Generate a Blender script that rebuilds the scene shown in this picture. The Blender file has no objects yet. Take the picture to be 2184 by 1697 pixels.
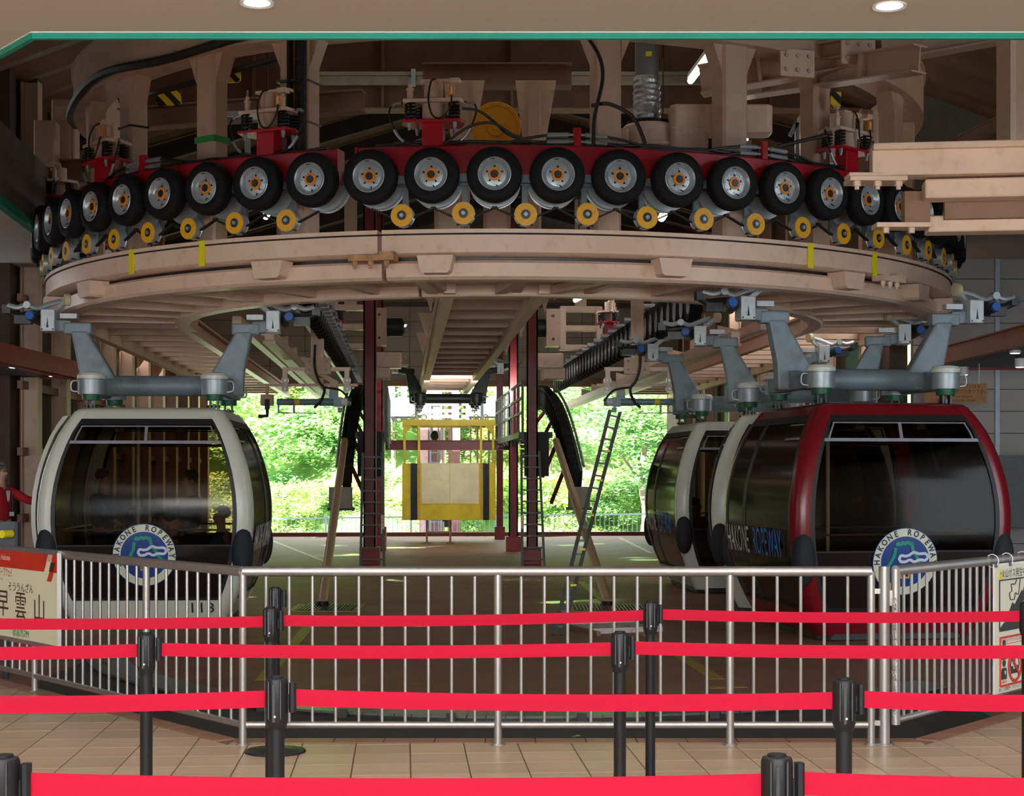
import bpy, math, random
from math import sin, cos, pi, radians, sqrt, atan2
from mathutils import Vector, Matrix
random.seed(11)
SC = bpy.context.scene
# ------------------------------------------------------------------ camera
F, CX, HY, EYE = 3400.0, 1092.0, 1005.0, 1.6
cam = bpy.data.cameras.new('camera'); camo = bpy.data.objects.new('camera', cam)
SC.collection.objects.link(camo); SC.camera = camo
camo.location = (0, 0, EYE); camo.rotation_euler = (pi/2, 0, 0)
cam.sensor_width = 36.0; cam.lens = 36.0*F/2184.0
cam.shift_y = (HY-848.5)/2184.0
cam.clip_start = 0.1; cam.clip_end = 400
# ------------------------------------------------------------------ world, sun, large lights, exposure
SC.view_settings.view_transform = 'Standard'; SC.view_settings.look = 'None'
SC.view_settings.gamma = 1; SC.view_settings.exposure = 0.0
SC.view_settings.use_curve_mapping = False
w = bpy.data.worlds.new('sky'); SC.world = w; w.use_nodes = True
bg = w.node_tree.nodes['Background']; bg.inputs[0].default_value = (0.80, 0.90, 1.0, 1); bg.inputs[1].default_value = 5.0
def light(name, kind, loc, energy, rot=(0, 0, 0), size=1, sy=None, color=(1, 1, 1), spot=None):
    l = bpy.data.lights.new(name, kind); l.energy = energy; l.color = color
    if kind == 'AREA':
        l.shape = 'RECTANGLE'; l.size = size; l.size_y = sy or size
    if kind == 'SPOT':
        l.spot_size = spot; l.spot_blend = 0.6; l.shadow_soft_size = size
    if kind == 'POINT': l.shadow_soft_size = size
    o = bpy.data.objects.new(name, l); SC.collection.objects.link(o)
    o.location = loc; o.rotation_euler = rot
    return o
sun = light('sun', 'SUN', (0, 60, 40), 55.0, (radians(40), radians(-22), 0), color=(1, 0.96, 0.88)); sun.data.angle = radians(3)
# daylight through the concourse windows behind the camera
light('concourse_window_light', 'AREA', (0, -3.6, 2.95), 780, (radians(88), 0, 0), 12, 1.3, (1, 0.97, 0.93))
# the long roof lamps of the hall
light('roof_lamp_light', 'AREA', (-.5, 21.5, 8.2), 48, (0, 0, 0), 6, 10, (1, 0.93, 0.82))
# the rows of recessed lamps in the concourse ceiling
light('concourse_ceiling_lamps', 'AREA', (0, 4.2, 3.90), 420, (0, 0, 0), 13, 6, (1, 0.95, 0.88))
# added light to brighten the yellow car; no lamp hangs here
light('added_car_light', 'AREA', (-.9, 35.5, 3.45), 110, (radians(72), 0, radians(6)), 2.2, .3, (1, 0.97, 0.9))
# added fill from both sides to brighten the car and hall, not real lamps
light('added_fill_left', 'AREA', (-7.6, 31, 4.6), 150, (0, radians(-55), 0), 2, 14, (1, 0.97, 0.92))
light('added_fill_right', 'AREA', (5.6, 31, 4.6), 320, (0, radians(55), 0), 2, 14, (1, 0.97, 0.92))
# ------------------------------------------------------------------ materials
MC = {}
def mat(name, col, rough=.5, metal=0., var=.12, scale=6., bump=0., dirt=None, dscale=3., damt=.5, objvar=0., spec=.5, emit=None, estr=0, stretch=None):
    if name in MC: return MC[name]
    m = bpy.data.materials.new(name); m.use_nodes = True; N = m.node_tree.nodes; L = m.node_tree.links
    b = N['Principled BSDF']; b.inputs['Roughness'].default_value = rough; b.inputs['Metallic'].default_value = metal
    b.inputs['Specular IOR Level'].default_value = spec
    c = (*col, 1)
    tc = N.new('ShaderNodeTexCoord'); src = tc.outputs['Object']
    if stretch:
        mp = N.new('ShaderNodeMapping'); mp.inputs['Scale'].default_value = stretch
        L.new(src, mp.inputs[0]); src = mp.outputs[0]
    nz = N.new('ShaderNodeTexNoise'); nz.inputs['Scale'].default_value = scale; nz.inputs['Detail'].default_value = 5
    L.new(src, nz.inputs['Vector'])
    hs = N.new('ShaderNodeHueSaturation'); hs.inputs['Color'].default_value = c
    mr = N.new('ShaderNodeMapRange'); mr.inputs[3].default_value = 1-var; mr.inputs[4].default_value = 1+var
    mr.inputs[1].default_value = .3; mr.inputs[2].default_value = .7
    L.new(nz.outputs['Fac'], mr.inputs[0]); out = mr.outputs[0]
    if objvar:
        oi = N.new('ShaderNodeObjectInfo'); m2 = N.new('ShaderNodeMapRange')
        m2.inputs[3].default_value = 1-objvar; m2.inputs[4].default_value = 1+objvar
        L.new(oi.outputs['Random'], m2.inputs[0])
        mm = N.new('ShaderNodeMath'); mm.operation = 'MULTIPLY'; L.new(out, mm.inputs[0]); L.new(m2.outputs[0], mm.inputs[1]); out = mm.outputs[0]
    L.new(out, hs.inputs['Value']); colout = hs.outputs[0]
    if dirt:
        n2 = N.new('ShaderNodeTexNoise'); n2.inputs['Scale'].default_value = dscale; n2.inputs['Detail'].default_value = 8
        L.new(src, n2.inputs['Vector'])
        r2 = N.new('ShaderNodeMapRange'); r2.inputs[1].default_value = .55; r2.inputs[2].default_value = .75; r2.inputs[4].default_value = damt
        L.new(n2.outputs['Fac'], r2.inputs[0])
        mx = N.new('ShaderNodeMix'); mx.data_type = 'RGBA'; mx.inputs[7].default_value = (*dirt, 1)
        L.new(r2.outputs[0], mx.inputs[0]); L.new(colout, mx.inputs[6]); colout = mx.outputs[2]
    L.new(colout, b.inputs['Base Color'])
    if bump:
        bp = N.new('ShaderNodeBump'); bp.inputs['Strength'].default_value = bump; bp.inputs['Distance'].default_value = .02
        L.new(nz.outputs['Fac'], bp.inputs['Height']); L.new(bp.outputs[0], b.inputs['Normal'])
    if emit:
        b.inputs['Emission Color'].default_value = (*emit, 1); b.inputs['Emission Strength'].default_value = estr
    MC[name] = m; return m
def glass_mat(name, tint, refl=1.0, rough=.02):
    m = bpy.data.materials.new(name); m.use_nodes = True; N = m.node_tree.nodes; L = m.node_tree.links
    N.remove(N['Principled BSDF']); o = N['Material Output']
    t = N.new('ShaderNodeBsdfTransparent'); t.inputs[0].default_value = (*tint, 1)
    g = N.new('ShaderNodeBsdfGlossy'); g.inputs['Roughness'].default_value = rough; g.inputs['Color'].default_value = (refl, refl, refl, 1)
    fr = N.new('ShaderNodeFresnel'); fr.inputs[0].default_value = 1.52
    mx = N.new('ShaderNodeMixShader'); L.new(fr.outputs[0], mx.inputs[0]); L.new(t.outputs[0], mx.inputs[1]); L.new(g.outputs[0], mx.inputs[2])
    L.new(mx.outputs[0], o.inputs[0]); MC[name] = m; return m
def leaf_mat(name, col):
    m = bpy.data.materials.new(name); m.use_nodes = True; N = m.node_tree.nodes; L = m.node_tree.links
    N.remove(N['Principled BSDF']); o = N['Material Output']
    d = N.new('ShaderNodeBsdfDiffuse'); t = N.new('ShaderNodeBsdfTranslucent'); mx = N.new('ShaderNodeMixShader'); mx.inputs[0].default_value = .45
    tc = N.new('ShaderNodeNewGeometry'); nz = N.new('ShaderNodeTexNoise'); nz.inputs['Scale'].default_value = .45
    L.new(tc.outputs['Position'], nz.inputs['Vector'])
    ra = N.new('ShaderNodeValToRGB'); ra.color_ramp.elements[0].position = .35; ra.color_ramp.elements[1].position = .65
    ra.color_ramp.elements[0].color = (col[0]*.55, col[1]*.72, col[2]*.8, 1); ra.color_ramp.elements[1].color = (min(1, col[0]*1.35), col[1]*1.1, col[2], 1)
    oi = N.new('ShaderNodeObjectInfo'); hs = N.new('ShaderNodeHueSaturation'); mr = N.new('ShaderNodeMapRange')
    mr.inputs[3].default_value = .75; mr.inputs[4].default_value = 1.2
    L.new(oi.outputs['Random'], mr.inputs[0]); L.new(mr.outputs[0], hs.inputs['Value'])
    L.new(nz.outputs['Fac'], ra.inputs[0]); L.new(ra.outputs[0], hs.inputs['Color'])
    L.new(hs.outputs[0], d.inputs[0]); L.new(hs.outputs[0], t.inputs[0])
    L.new(d.outputs[0], mx.inputs[1]); L.new(t.outputs[0], mx.inputs[2]); L.new(mx.outputs[0], o.inputs[0]); MC[name] = m; return m
def floor_mat(name, col, col2, rough):
    m = mat(name, col, rough, 0, .15, 2.5, .06, dirt=col2, dscale=.6, damt=.8, spec=.25)
    N = m.node_tree.nodes; L = m.node_tree.links; b = N['Principled BSDF']
    nz = N.new('ShaderNodeTexNoise'); nz.inputs['Scale'].default_value = .35; nz.inputs['Detail'].default_value = 6
    tc = N.new('ShaderNodeTexCoord'); L.new(tc.outputs['Object'], nz.inputs['Vector'])
    mr = N.new('ShaderNodeMapRange'); mr.inputs[1].default_value = .63; mr.inputs[2].default_value = .67; mr.inputs[3].default_value = rough; mr.inputs[4].default_value = .12
    L.new(nz.outputs['Fac'], mr.inputs[0]); L.new(mr.outputs[0], b.inputs['Roughness']); return m
PINK = mat('pink_beige_steel_paint', (.58, .39, .275), .42, 0, .07, 3, .03, dirt=(.30, .17, .10), dscale=4, damt=.35)
PINKC = mat('ring_paint', (.72, .51, .375), .38, 0, .06, 2.5, .03, dirt=(.33, .15, .06), dscale=9, damt=.28)
PINKD = mat('brown_and_shaded_steel', (.26, .14, .085), .6, 0, .15, 3, .05)  # brown steel; also paints the roof shade onto several upper pink girders
ROOFB = mat('brown_roof_sheet', (.15, .085, .045), .7, 0, .2, 2)
RED = mat('red_machine_paint', (.48, .006, .016), .4, 0, .1, 8, .02, dirt=(.2, .004, .008), dscale=10, damt=.5)
MAROON = mat('maroon_column_paint', (.17, .018, .022), .45, 0, .15, 4, .03, dirt=(.07, .02, .03), dscale=5, damt=.6)
REDB = mat('red_beam_paint', (.30, .012, .016), .4, 0, .12, 5)
RUBBER = mat('black_tyre_rubber', (.009, .009, .0095), .75, 0, .3, 30, .15, spec=.25)
SILVER = mat('silver_wheel_paint', (.52, .57, .60), .35, .55, .08, 12)
GALV = mat('galvanised_steel', (.40, .45, .48), .45, .6, .12, 6, .03, dirt=(.2, .2, .2), dscale=6, damt=.5)
HANG = mat('blue_grey_hanger_paint', (.20, .25, .28), .5, .15, .16, 5, .04, dirt=(.11, .085, .075), dscale=4, damt=.6)
HANGB = mat('black_hanger_paint', (.012, .018, .022), .5, .1)
GRIP = mat('pale_grip_casting', (.50, .54, .56), .45, .3, .1, 8, dirt=(.2, .2, .18), dscale=8, damt=.5)
DSTEEL = mat('dark_oily_steel', (.06, .062, .066), .4, .7, .2, 10)
STEEL = mat('brushed_stainless', (.43, .42, .42), .38, .85, .06, 14, .01, stretch=(1, 1, .1))
ORANGE = mat('orange_hub_paint', (.85, .27, .012), .4, 0, .06, 20)
YELL = mat('yellow_pulley_paint', (.80, .40, .01), .5, 0, .1, 25, dirt=(.25, .12, .02), dscale=22, damt=.5)
YTAPE = mat('yellow_tape', (.82, .68, .01), .45, 0, .05)
BLACK = mat('black_plastic', (.009, .010, .013), .4, 0, .1, 10, spec=.3)
HOSE = mat('black_hose', (.012, .012, .012), .5, 0, .1, 10)
WHITE = mat('white_enamel', (.78, .78, .74), .4, 0, .04, 8)
CREAM = mat('cream_cabin_paint', (.66, .68, .60), .28, 0, .04, 5, dirt=(.42, .40, .33), dscale=5, damt=.25)
CABRED = mat('dark_red_cabin_paint', (.19, .008, .013), .25, 0, .06, 5)
GASK = mat('black_rubber_gasket', (.012, .012, .013), .5)
CABIN_IN = mat('cabin_lining', (.10, .10, .10), .7)
DARKPANEL = mat('smoked_lower_panel', (.012, .009, .008), .12)
GLASS = glass_mat('tinted_cabin_glass', (.66, .60, .54), .22, .10)
BLUE = mat('blue_cap_plastic', (.01, .10, .42), .35)
TEAL = mat('teal_edge_trim', (.0, .26, .19), .35, 0, .08)
SOFFIT = mat('beige_soffit_board', (.54, .49, .43), .8, 0, .03, 50, .02)
LAMP = mat('lit_lamp_lens', (1, 1, 1), .5, emit=(1, .98, .95), estr=9)
LAMPW = mat('white_lamp_housing', (.72, .72, .72), .5)
# ------------------------------------------------------------------ mesh builder
def rotm(z=0, x=0, y=0):
    return Matrix.Rotation(z, 3, 'Z') @ Matrix.Rotation(y, 3, 'Y') @ Matrix.Rotation(x, 3, 'X')
class MB:
    def __init__(s): s.v = []; s.f = []
    def add(s, vs, fs):
        n = len(s.v); s.v += [Vector(p) for p in vs]; s.f += [tuple(n+i for i in f) for f in fs]; return s
    def box(s, c, d, R=None):
        c = Vector(c); x, y, z = d[0]/2, d[1]/2, d[2]/2
        p = [Vector(q) for q in ((-x,-y,-z),(x,-y,-z),(x,y,-z),(-x,y,-z),(-x,-y,z),(x,-y,z),(x,y,z),(-x,y,z))]
        if R: p = [R @ q for q in p]
        return s.add([c+q for q in p], [(0,3,2,1),(4,5,6,7),(0,1,5,4),(1,2,6,5),(2,3,7,6),(3,0,4,7)])
    def cbox(s, c, d, b, R=None):   # box with chamfered vertical (local z) edges
        x, y, z = d[0]/2, d[1]/2, d[2]/2
        pl = [(-x+b,-y),(x-b,-y),(x,-y+b),(x,y-b),(x-b,y),(-x+b,y),(-x,y-b),(-x,-y+b)]
        return s.prism([(a, q, -z) for a, q in pl], (0, 0, 2*z), c, R)
    def prism(s, pts, off, c=(0,0,0), R=None):
        n = len(pts); P = [Vector(p) for p in pts]; Q = [p+Vector(off) for p in P]; A = P+Q
        if R: A = [R @ q for q in A]
        c = Vector(c)
        return s.add([c+q for q in A], [tuple(range(n-1, -1, -1)), tuple(range(n, 2*n))]+[(i, (i+1) % n, n+(i+1) % n, n+i) for i in range(n)])
    def beam(s, p0, p1, w, h, up=(0, 0, 1)):
        p0 = Vector(p0); p1 = Vector(p1); d = (p1-p0).normalized(); u = Vector(up)
        if abs(d.dot(u)) > .98: u = Vector((0, 1, 0))
        r = d.cross(u).normalized(); u = r.cross(d).normalized(); r *= w/2; u *= h/2
        return s.add([p0-r-u, p0+r-u, p0+r+u, p0-r+u, p1-r-u, p1+r-u, p1+r+u, p1-r+u],
                     [(0,1,2,3),(7,6,5,4),(0,4,5,1),(1,5,6,2),(2,6,7,3),(3,7,4,0)])
    def ibeam(s, p0, p1, w, h, t=.02, up=(0, 0, 1)):
        p0 = Vector(p0); p1 = Vector(p1); d = (p1-p0).normalized(); u = Vector(up)
        if abs(d.dot(u)) > .98: u = Vector((0, 1, 0))
        r = d.cross(u).normalized(); u = r.cross(d).normalized()
        s.beam(p0+u*(h/2-t/2), p1+u*(h/2-t/2), w, t, u); s.beam(p0-u*(h/2-t/2), p1-u*(h/2-t/2), w, t, u)
        return s.beam(p0, p1, t, h-2*t, u)
    def cyl(s, p0, p1, r0, r1=None, n=12, caps=True):
        if r1 is None: r1 = r0
        p0 = Vector(p0); p1 = Vector(p1); d = (p1-p0).normalized()
        a = d.orthogonal().normalized(); b = d.cross(a)
        vs = []
        for p, r in ((p0, r0), (p1, r1)):
            for i in range(n):
                t = 2*pi*i/n; vs.append(p+a*(r*cos(t))+b*(r*sin(t)))
        fs = [(i, (i+1) % n, n+(i+1) % n, n+i) for i in range(n)]
        if caps: fs += [tuple(range(n-1, -1, -1)), tuple(range(n, 2*n))]
        return s.add(vs, fs)
    def lathe(s, prof, n=24, c=(0,0,0), ax=(0,0,1), closed=False):
        c = Vector(c); d = Vector(ax).normalized(); a = d.orthogonal().normalized(); b = d.cross(a)
        m = len(prof); vs = []
        for r, z in prof:
            for i in range(n):
                t = 2*pi*i/n; vs.append(c+d*z+a*(r*cos(t))+b*(r*sin(t)))
        fs = []
        for j in range(m if closed else m-1):
            k = (j+1) % m
            fs += [(j*n+i, j*n+(i+1) % n, k*n+(i+1) % n, k*n+i) for i in range(n)]
        if not closed: fs += [tuple(range(n-1, -1, -1)), tuple((m-1)*n+i for i in range(n))]
        return s.add(vs, fs)
    def arc(s, prof, a0, a1, steps, c=(0,0,0)):   # sweep closed (r,z) profile round vertical axis, angle 0 = towards -Y
        m = len(prof); vs = []; c = Vector(c)
        for k in range(steps+1):
            a = a0+(a1-a0)*k/steps
            vs += [c+Vector((r*sin(a), -r*cos(a), z)) for r, z in prof]
        fs = []
        for k in range(steps):
            fs += [(k*m+j, k*m+(j+1) % m, (k+1)*m+(j+1) % m, (k+1)*m+j) for j in range(m)]
        fs += [tuple(range(m-1, -1, -1)), tuple(steps*m+j for j in range(m))]
        return s.add(vs, fs)
    def tube(s, pts, r, n=6, closed=False, caps=True):
        P = [Vector(p) for p in pts]; m = len(P); vs = []; prev = None
        for i, p in enumerate(P):
            if closed: d = P[(i+1) % m]-P[i-1]
            else: d = P[min(i+1, m-1)]-P[max(i-1, 0)]
            d.normalize()
            if prev is None: a = d.orthogonal().normalized()
            else: a = (prev-d*prev.dot(d)).normalized()
            prev = a; b = d.cross(a)
            vs += [p+a*(r*cos(2*pi*k/n))+b*(r*sin(2*pi*k/n)) for k in range(n)]
        fs = []
        for i in range(m if closed else m-1):
            j = (i+1) % m
            fs += [(i*n+k, i*n+(k+1) % n, j*n+(k+1) % n, j*n+k) for k in range(n)]
        if caps and not closed: fs += [tuple(range(n-1, -1, -1)), tuple((m-1)*n+k for k in range(n))]
        return s.add(vs, fs)
    def sphere(s, c, r, n=12, m=8):
        R = r if hasattr(r, '__len__') else (r, r, r); c = Vector(c); vs = [c+Vector((0, 0, -R[2]))]
        for j in range(1, m):
            t = -pi/2+pi*j/m
            vs += [c+Vector((R[0]*cos(t)*cos(2*pi*i/n), R[1]*cos(t)*sin(2*pi*i/n), R[2]*sin(t))) for i in range(n)]
        vs.append(c+Vector((0, 0, R[2]))); fs = [(0, 1+(i+1) % n, 1+i) for i in range(n)]
        for j in range(m-2):
            o = 1+j*n; fs += [(o+i, o+(i+1) % n, o+n+(i+1) % n, o+n+i) for i in range(n)]
        o = 1+(m-2)*n; fs += [(o+i, o+(i+1) % n, len(vs)-1) for i in range(n)]
        return s.add(vs, fs)
    def mesh(s, name, material, smooth=True, ang=35, bevel=0):
        me = bpy.data.meshes.new(name); me.from_pydata([tuple(v) for v in s.v], [], s.f); me.update()
        if material: me.materials.append(material)
        if smooth:
            me.shade_smooth(); me.set_sharp_from_angle(angle=radians(ang))
        return me
    def out(s, name, material, parent=None, world=True, smooth=True, ang=35, bevel=0, loc=None):
        """link as ONE object. world=True: vertices are world coordinates, shifted into the parent's frame"""
        if name.endswith(('_row', '_set', '_ring')) and name not in ('cream_ring', 'hanging_ring', 'trim_ring', 'inner_ring'): self_stuff = True
        else: self_stuff = False
        if parent is not None and world and parent.matrix_basis is not None:
            inv = basis(parent).inverted(); s.v = [inv @ v for v in s.v]
        elif parent is None and loc is not None:
            L = Vector(loc); s.v = [v-L for v in s.v]
        o = bpy.data.objects.new(name, s.mesh(name, material, smooth, ang)); SC.collection.objects.link(o)
        if self_stuff: o['kind'] = 'stuff'
        if parent is not None: o.parent = parent
        elif loc is not None: o.location = loc
        if bevel:
            md = o.modifiers.new('bevel', 'BEVEL'); md.width = bevel; md.segments = 2; md.limit_method = 'ANGLE'; md.angle_limit = radians(40)
        return o
def basis(o):
    m = Matrix.LocRotScale(o.location, o.rotation_euler, o.scale)
    return basis(o.parent) @ m if o.parent else m
def tag(o, label=None, cat=None, group=None, kind=None):
    if label: o['label'] = label
    if cat: o['category'] = cat
    if group: o['group'] = group
    if kind: o['kind'] = kind
    return o
def thing(name, label, cat, loc=(0, 0, 0), rz=0, group=None):
    o = bpy.data.objects.new(name, None); SC.collection.objects.link(o); o.empty_display_size = .2
    o.location = loc; o.rotation_euler = (0, 0, rz); return tag(o, label, cat, group)
def struct(mb, name, material, **k):
    o = mb.out(name, material, smooth=k.pop('smooth', False), **k); o['kind'] = 'structure'; return o
KIDS = {}
def kids(o): return [c for c in SC.collection.objects if c.parent == o]
def dup(root, loc, rz=0, label=None, group=None, kd=None, scale=None):
    r = root.copy(); SC.collection.objects.link(r); r.location = loc; r.rotation_euler = (0, 0, rz)
    if scale: r.scale = (scale,)*3
    if label: r['label'] = label
    if group: r['group'] = group
    def rec(src, dst):
        for ch in (KIDS.get(src.name) or KIDS.setdefault(src.name, kids(src))):
            c = ch.copy(); SC.collection.objects.link(c); c.parent = dst; rec(ch, c)
    rec(root, r); return r
def joined(name, parts, parent):
    """one mesh with several materials"""
    vs = []; fs = []; mi = []
    for k, (mb, mt) in enumerate(parts):
        n = len(vs); vs += [tuple(v) for v in mb.v]; fs += [tuple(i+n for i in f) for f in mb.f]; mi += [k]*len(mb.f)
    me = bpy.data.meshes.new(name); me.from_pydata(vs, [], fs); me.update()
    for _, mt in parts: me.materials.append(mt)
    me.polygons.foreach_set('material_index', mi); me.shade_smooth(); me.set_sharp_from_angle(angle=radians(35))
    o = bpy.data.objects.new(name, me); SC.collection.objects.link(o); o.parent = parent; return o
def dup_part(src, parent, wloc, rz):
    c = src.copy(); SC.collection.objects.link(c); c.parent = parent; c.location = Vector(wloc)-Vector(parent.location); c.rotation_euler = (0, 0, rz)
    for ch in (KIDS.get(src.name) or KIDS.setdefault(src.name, kids(src))):
        d = ch.copy(); SC.collection.objects.link(d); d.parent = c
    return c
def W(px, py, Y): return Vector(((px-CX)/F*Y, Y, EYE+(HY-py)/F*Y))
ORD = ['zeroth', 'first', 'second', 'third', 'fourth', 'fifth', 'sixth', 'seventh', 'eighth', 'ninth', 'tenth', 'eleventh', 'twelfth', 'thirteenth', 'fourteenth', 'fifteenth', 'sixteenth', 'seventeenth', 'eighteenth', 'nineteenth', 'twentieth']
# text as mesh: returns list of (x,y) verts + faces, laid out flat; mapper puts it in space
def text_mesh(txt, size, align='CENTER', shear=0, xs=1.0, off=0):
    c = bpy.data.curves.new('t', 'FONT'); c.body = txt; c.size = size; c.align_x = align; c.align_y = 'CENTER'; c.shear = shear; c.offset = off
    c.resolution_u = 3
    o = bpy.data.objects.new('t', c); SC.collection.objects.link(o)
    dg = bpy.context.evaluated_depsgraph_get(); me = bpy.data.meshes.new_from_object(o.evaluated_get(dg))
    vs = [(v.co.x*xs, v.co.y) for v in me.vertices]; fs = [tuple(p.vertices) for p in me.polygons]
    bpy.data.objects.remove(o); bpy.data.curves.remove(c); bpy.data.meshes.remove(me); return vs, fs
def lettering(txt, size, mapper, material, parent, name='lettering', label=None, world=True, **k):
    vs, fs = text_mesh(txt, size, **k); mb = MB(); mb.add([mapper(x, y) for x, y in vs], fs)
    o = mb.out(name, material, parent, world=world, smooth=False)
    if label: o['label'] = label
    return o
# station frame: axis runs away from the camera, leaning 3.9 degrees to the left
C0 = Vector((-.18, 22.7, 0)); AX = Vector((-.068, .9977, 0)); RX = Vector((.9977, .068, 0)); YAW = math.asin(.068)
def S(u, v, z=0): return C0+RX*u+AX*v+Vector((0, 0, z))
ZP = -.22      # platform floor level, a step below the concourse tiles
# ================================================================== SETTING
TILE = mat('beige_floor_tile', (.50, .36, .25), .34, 0, .10, 9, .02, objvar=.10, dirt=(.36, .18, .10), dscale=2.5, damt=.35, stretch=(.4, 2, 1))
TERRA = mat('terracotta_border_tile', (.36, .185, .125), .4, 0, .12, 8, .02, objvar=.08)
GROUT = mat('dark_grout', (.20, .14, .11), .8)
# tiled concourse floor: polygon in front of the fence
floor_poly = [(-8, -4), (8, -4), (8, 12.9), (5.25, 12.9), (2.42, 9.56), (-1.66, 9.56), (-4.45, 12.9), (-8, 12.9)]
g = MB(); g.prism([(x, y, -.5) for x, y in floor_poly], (0, 0, .492)); fl = struct(g, 'floor', GROUT)
def clip(poly, p, n):
    out = []
    for i in range(len(poly)):
        a = poly[i]; b = poly[(i+1) % len(poly)]
        da = (a[0]-p[0])*n[0]+(a[1]-p[1])*n[1]; db = (b[0]-p[0])*n[0]+(b[1]-p[1])*n[1]
        if da <= 0: out.append(a)
        if (da < 0 < db) or (db < 0 < da):
            t = da/(da-db); out.append((a[0]+(b[0]-a[0])*t, a[1]+(b[1]-a[1])*t))
    return out
BW = .15
el = Vector((-4.45+1.66, 12.9-9.56)).normalized(); er = Vector((5.25-2.42, 12.9-9.56)).normalized()
nl = Vector((el.y, -el.x)).normalized()*-1; nl = Vector((el.y, -el.x)) ; nr = Vector((-er.y, er.x))
clips = [((0, 9.56-BW), (0, 1)), ((-1.66-nl.x*0, 9.56), (nl.x, nl.y)), ((2.42, 9.56), (nr.x, nr.y))]
def clip_floor(poly, inset):
    # region: y<=front edge OR outside the diagonals; handled as three convex sectors
    res = []
    pf = clip(poly, (0, 9.56-inset), (0, 1))
    a = clip(pf, (-1.66, 0), (-1, 0)); a = clip(a, (2.42, 0), (1, 0))
    if len(a) > 2: res.append(a)
    l = clip(poly, (-1.66, 0), (1, 0)); l = clip(l, (-1.66-nl.x*inset, 9.56-nl.y*inset), (nl.x, nl.y))
    if len(l) > 2: res.append(l)
    r = clip(poly, (2.42, 0), (-1, 0)); r = clip(r, (2.42-nr.x*inset, 9.56-nr.y*inset), (nr.x, nr.y))
    if len(r) > 2: res.append(r)
    return res
TS = .315; R2 = Matrix.Rotation(YAW, 2)
near = []; far_ = MB(); full_mesh = None
orig = Vector((.03, 9.40))
for i in range(-26, 27):
    for j in range(-42, 12):
        cl = Vector(((i+.5)*TS, (j+.5)*TS)); c = orig+Vector((cl.x*RX.x+cl.y*AX.x, cl.x*RX.y+cl.y*AX.y))
        if not (-7.8 < c.x < 7.8 and -3.9 < c.y < 12.8): continue
        h = TS/2-.004; quad = []
        for a, b in ((-h, -h), (h, -h), (h, h), (-h, h)):
            quad.append((c.x+a*RX.x+b*AX.x, c.y+a*RX.y+b*AX.y))
        pieces = clip_floor(quad, BW)
        area = sum(abs(sum(p[k][0]*p[(k+1) % len(p)][1]-p[(k+1) % len(p)][0]*p[k][1] for k in range(len(p)))/2) for p in pieces)
        if area < .003: continue
        vis = c.y > 7.5 and abs(c.x) < .325*c.y+.3
        if vis and len(near) < 260:
            near.append((c, pieces, area))
        else:
            for p in pieces: far_.prism([(x, y, -.012) for x, y in p], (0, 0, .012))
for c, pieces, area in near:
    if len(pieces) == 1 and abs(area-(TS-.008)**2) < 1e-5:
        if full_mesh is None:
            m = MB(); m.box((0, 0, -.006), (TS-.008, TS-.008, .012)); full_mesh = m.mesh('tile', TILE, False)
        o = bpy.data.objects.new('tile', full_mesh); SC.collection.objects.link(o)
        o.location = (c.x, c.y, random.uniform(-.0006, .0006)); o.rotation_euler = (0, 0, YAW); o.parent = fl
    else:
        m = MB()
        for p in pieces: m.prism([(x-c.x, y-c.y, -.012) for x, y in p], (0, 0, .012))
        o = m.out('tile', TILE, smooth=False); o.location = (c.x, c.y, 0); o.parent = fl
o = far_.out('tile', TILE, fl, smooth=False); o['kind'] = 'stuff'
def strip(p0, p1, w, n, L=.3):   # border tiles inside the edge p0-p1
    d = Vector(p1)-Vector(p0); T = d.length; d.normalize(); k = int(T/L)
    for i in range(k+1):
        a = i*L+.004; b = min((i+1)*L, T)-.004
        if b-a < .03: continue
        q = [Vector(p0)+d*a, Vector(p0)+d*b]; q += [q[1]-Vector(n)*(w-.006), q[0]-Vector(n)*(w-.006)]
        m = MB(); m.prism([(x.x, x.y, -.012) for x in q][::-1], (0, 0, .013)); m.out('tile', TERRA, fl, smooth=False)
strip((-1.66, 9.56), (2.42, 9.56), BW, (0, 1)); strip((-1.66, 9.56), (-4.45, 12.9), BW, nl); strip((2.42, 9.56), (5.25, 12.9), BW, nr)
# platform floor
PLAT = floor_mat('brown_platform_concrete', (.27, .135, .092), (.15, .085, .065), .6)
g = MB(); g.box((0, 27.5, ZP-.15), (26, 36.5, .3)); pf = struct(g, 'floor_platform', PLAT)
KERBD = mat('gap_shade_dark', (.05, .05, .055), .7)
# concourse shell
g = MB(); hole = [(-2.57, 8.55), (2.57+.9, 8.55), (7.4, 12.4), (7.4, 22), (-6.2, 22), (-4.75, 15.4), (-4.6, 12.6)]
ZC = 3.95
# ceiling built as slabs round the opening
def slab(pts, z0=ZC, t=.25):
    m = MB(); m.prism([(x, y, z0) for x, y in pts], (0, 0, t)); return m
m = MB()
for pts in ([(-9, -4), (9, -4), (9, 8.55), (-9, 8.55)], [(-9, 8.55), (-2.57, 8.55), (-4.5, 11.0), (-9, 16.7)], [(4.6, 8.55), (9, 8.55), (9, 17.5), (7.2, 17.5), (7.2, 11.8)]):
    m.prism([(x, y, ZC) for x, y in pts], (0, 0, .25))
struct(m, 'ceiling', SOFFIT)
m = MB(); edge = [(-9, 16.7), (-4.5, 11.0), (-2.57, 8.55), (4.6, 8.55), (7.2, 11.8), (7.2, 17.5)]
for a, b in zip(edge, edge[1:]): m.beam((*a, ZC-.016), (*b, ZC-.016), .03, .036)
struct(m, 'trim_1', TEAL)
m = MB()
for a, b in zip(edge, edge[1:]): m.beam((a[0], a[1]-.022, ZC-.001), (b[0], b[1]-.022, ZC-.001), .014, .006)
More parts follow.
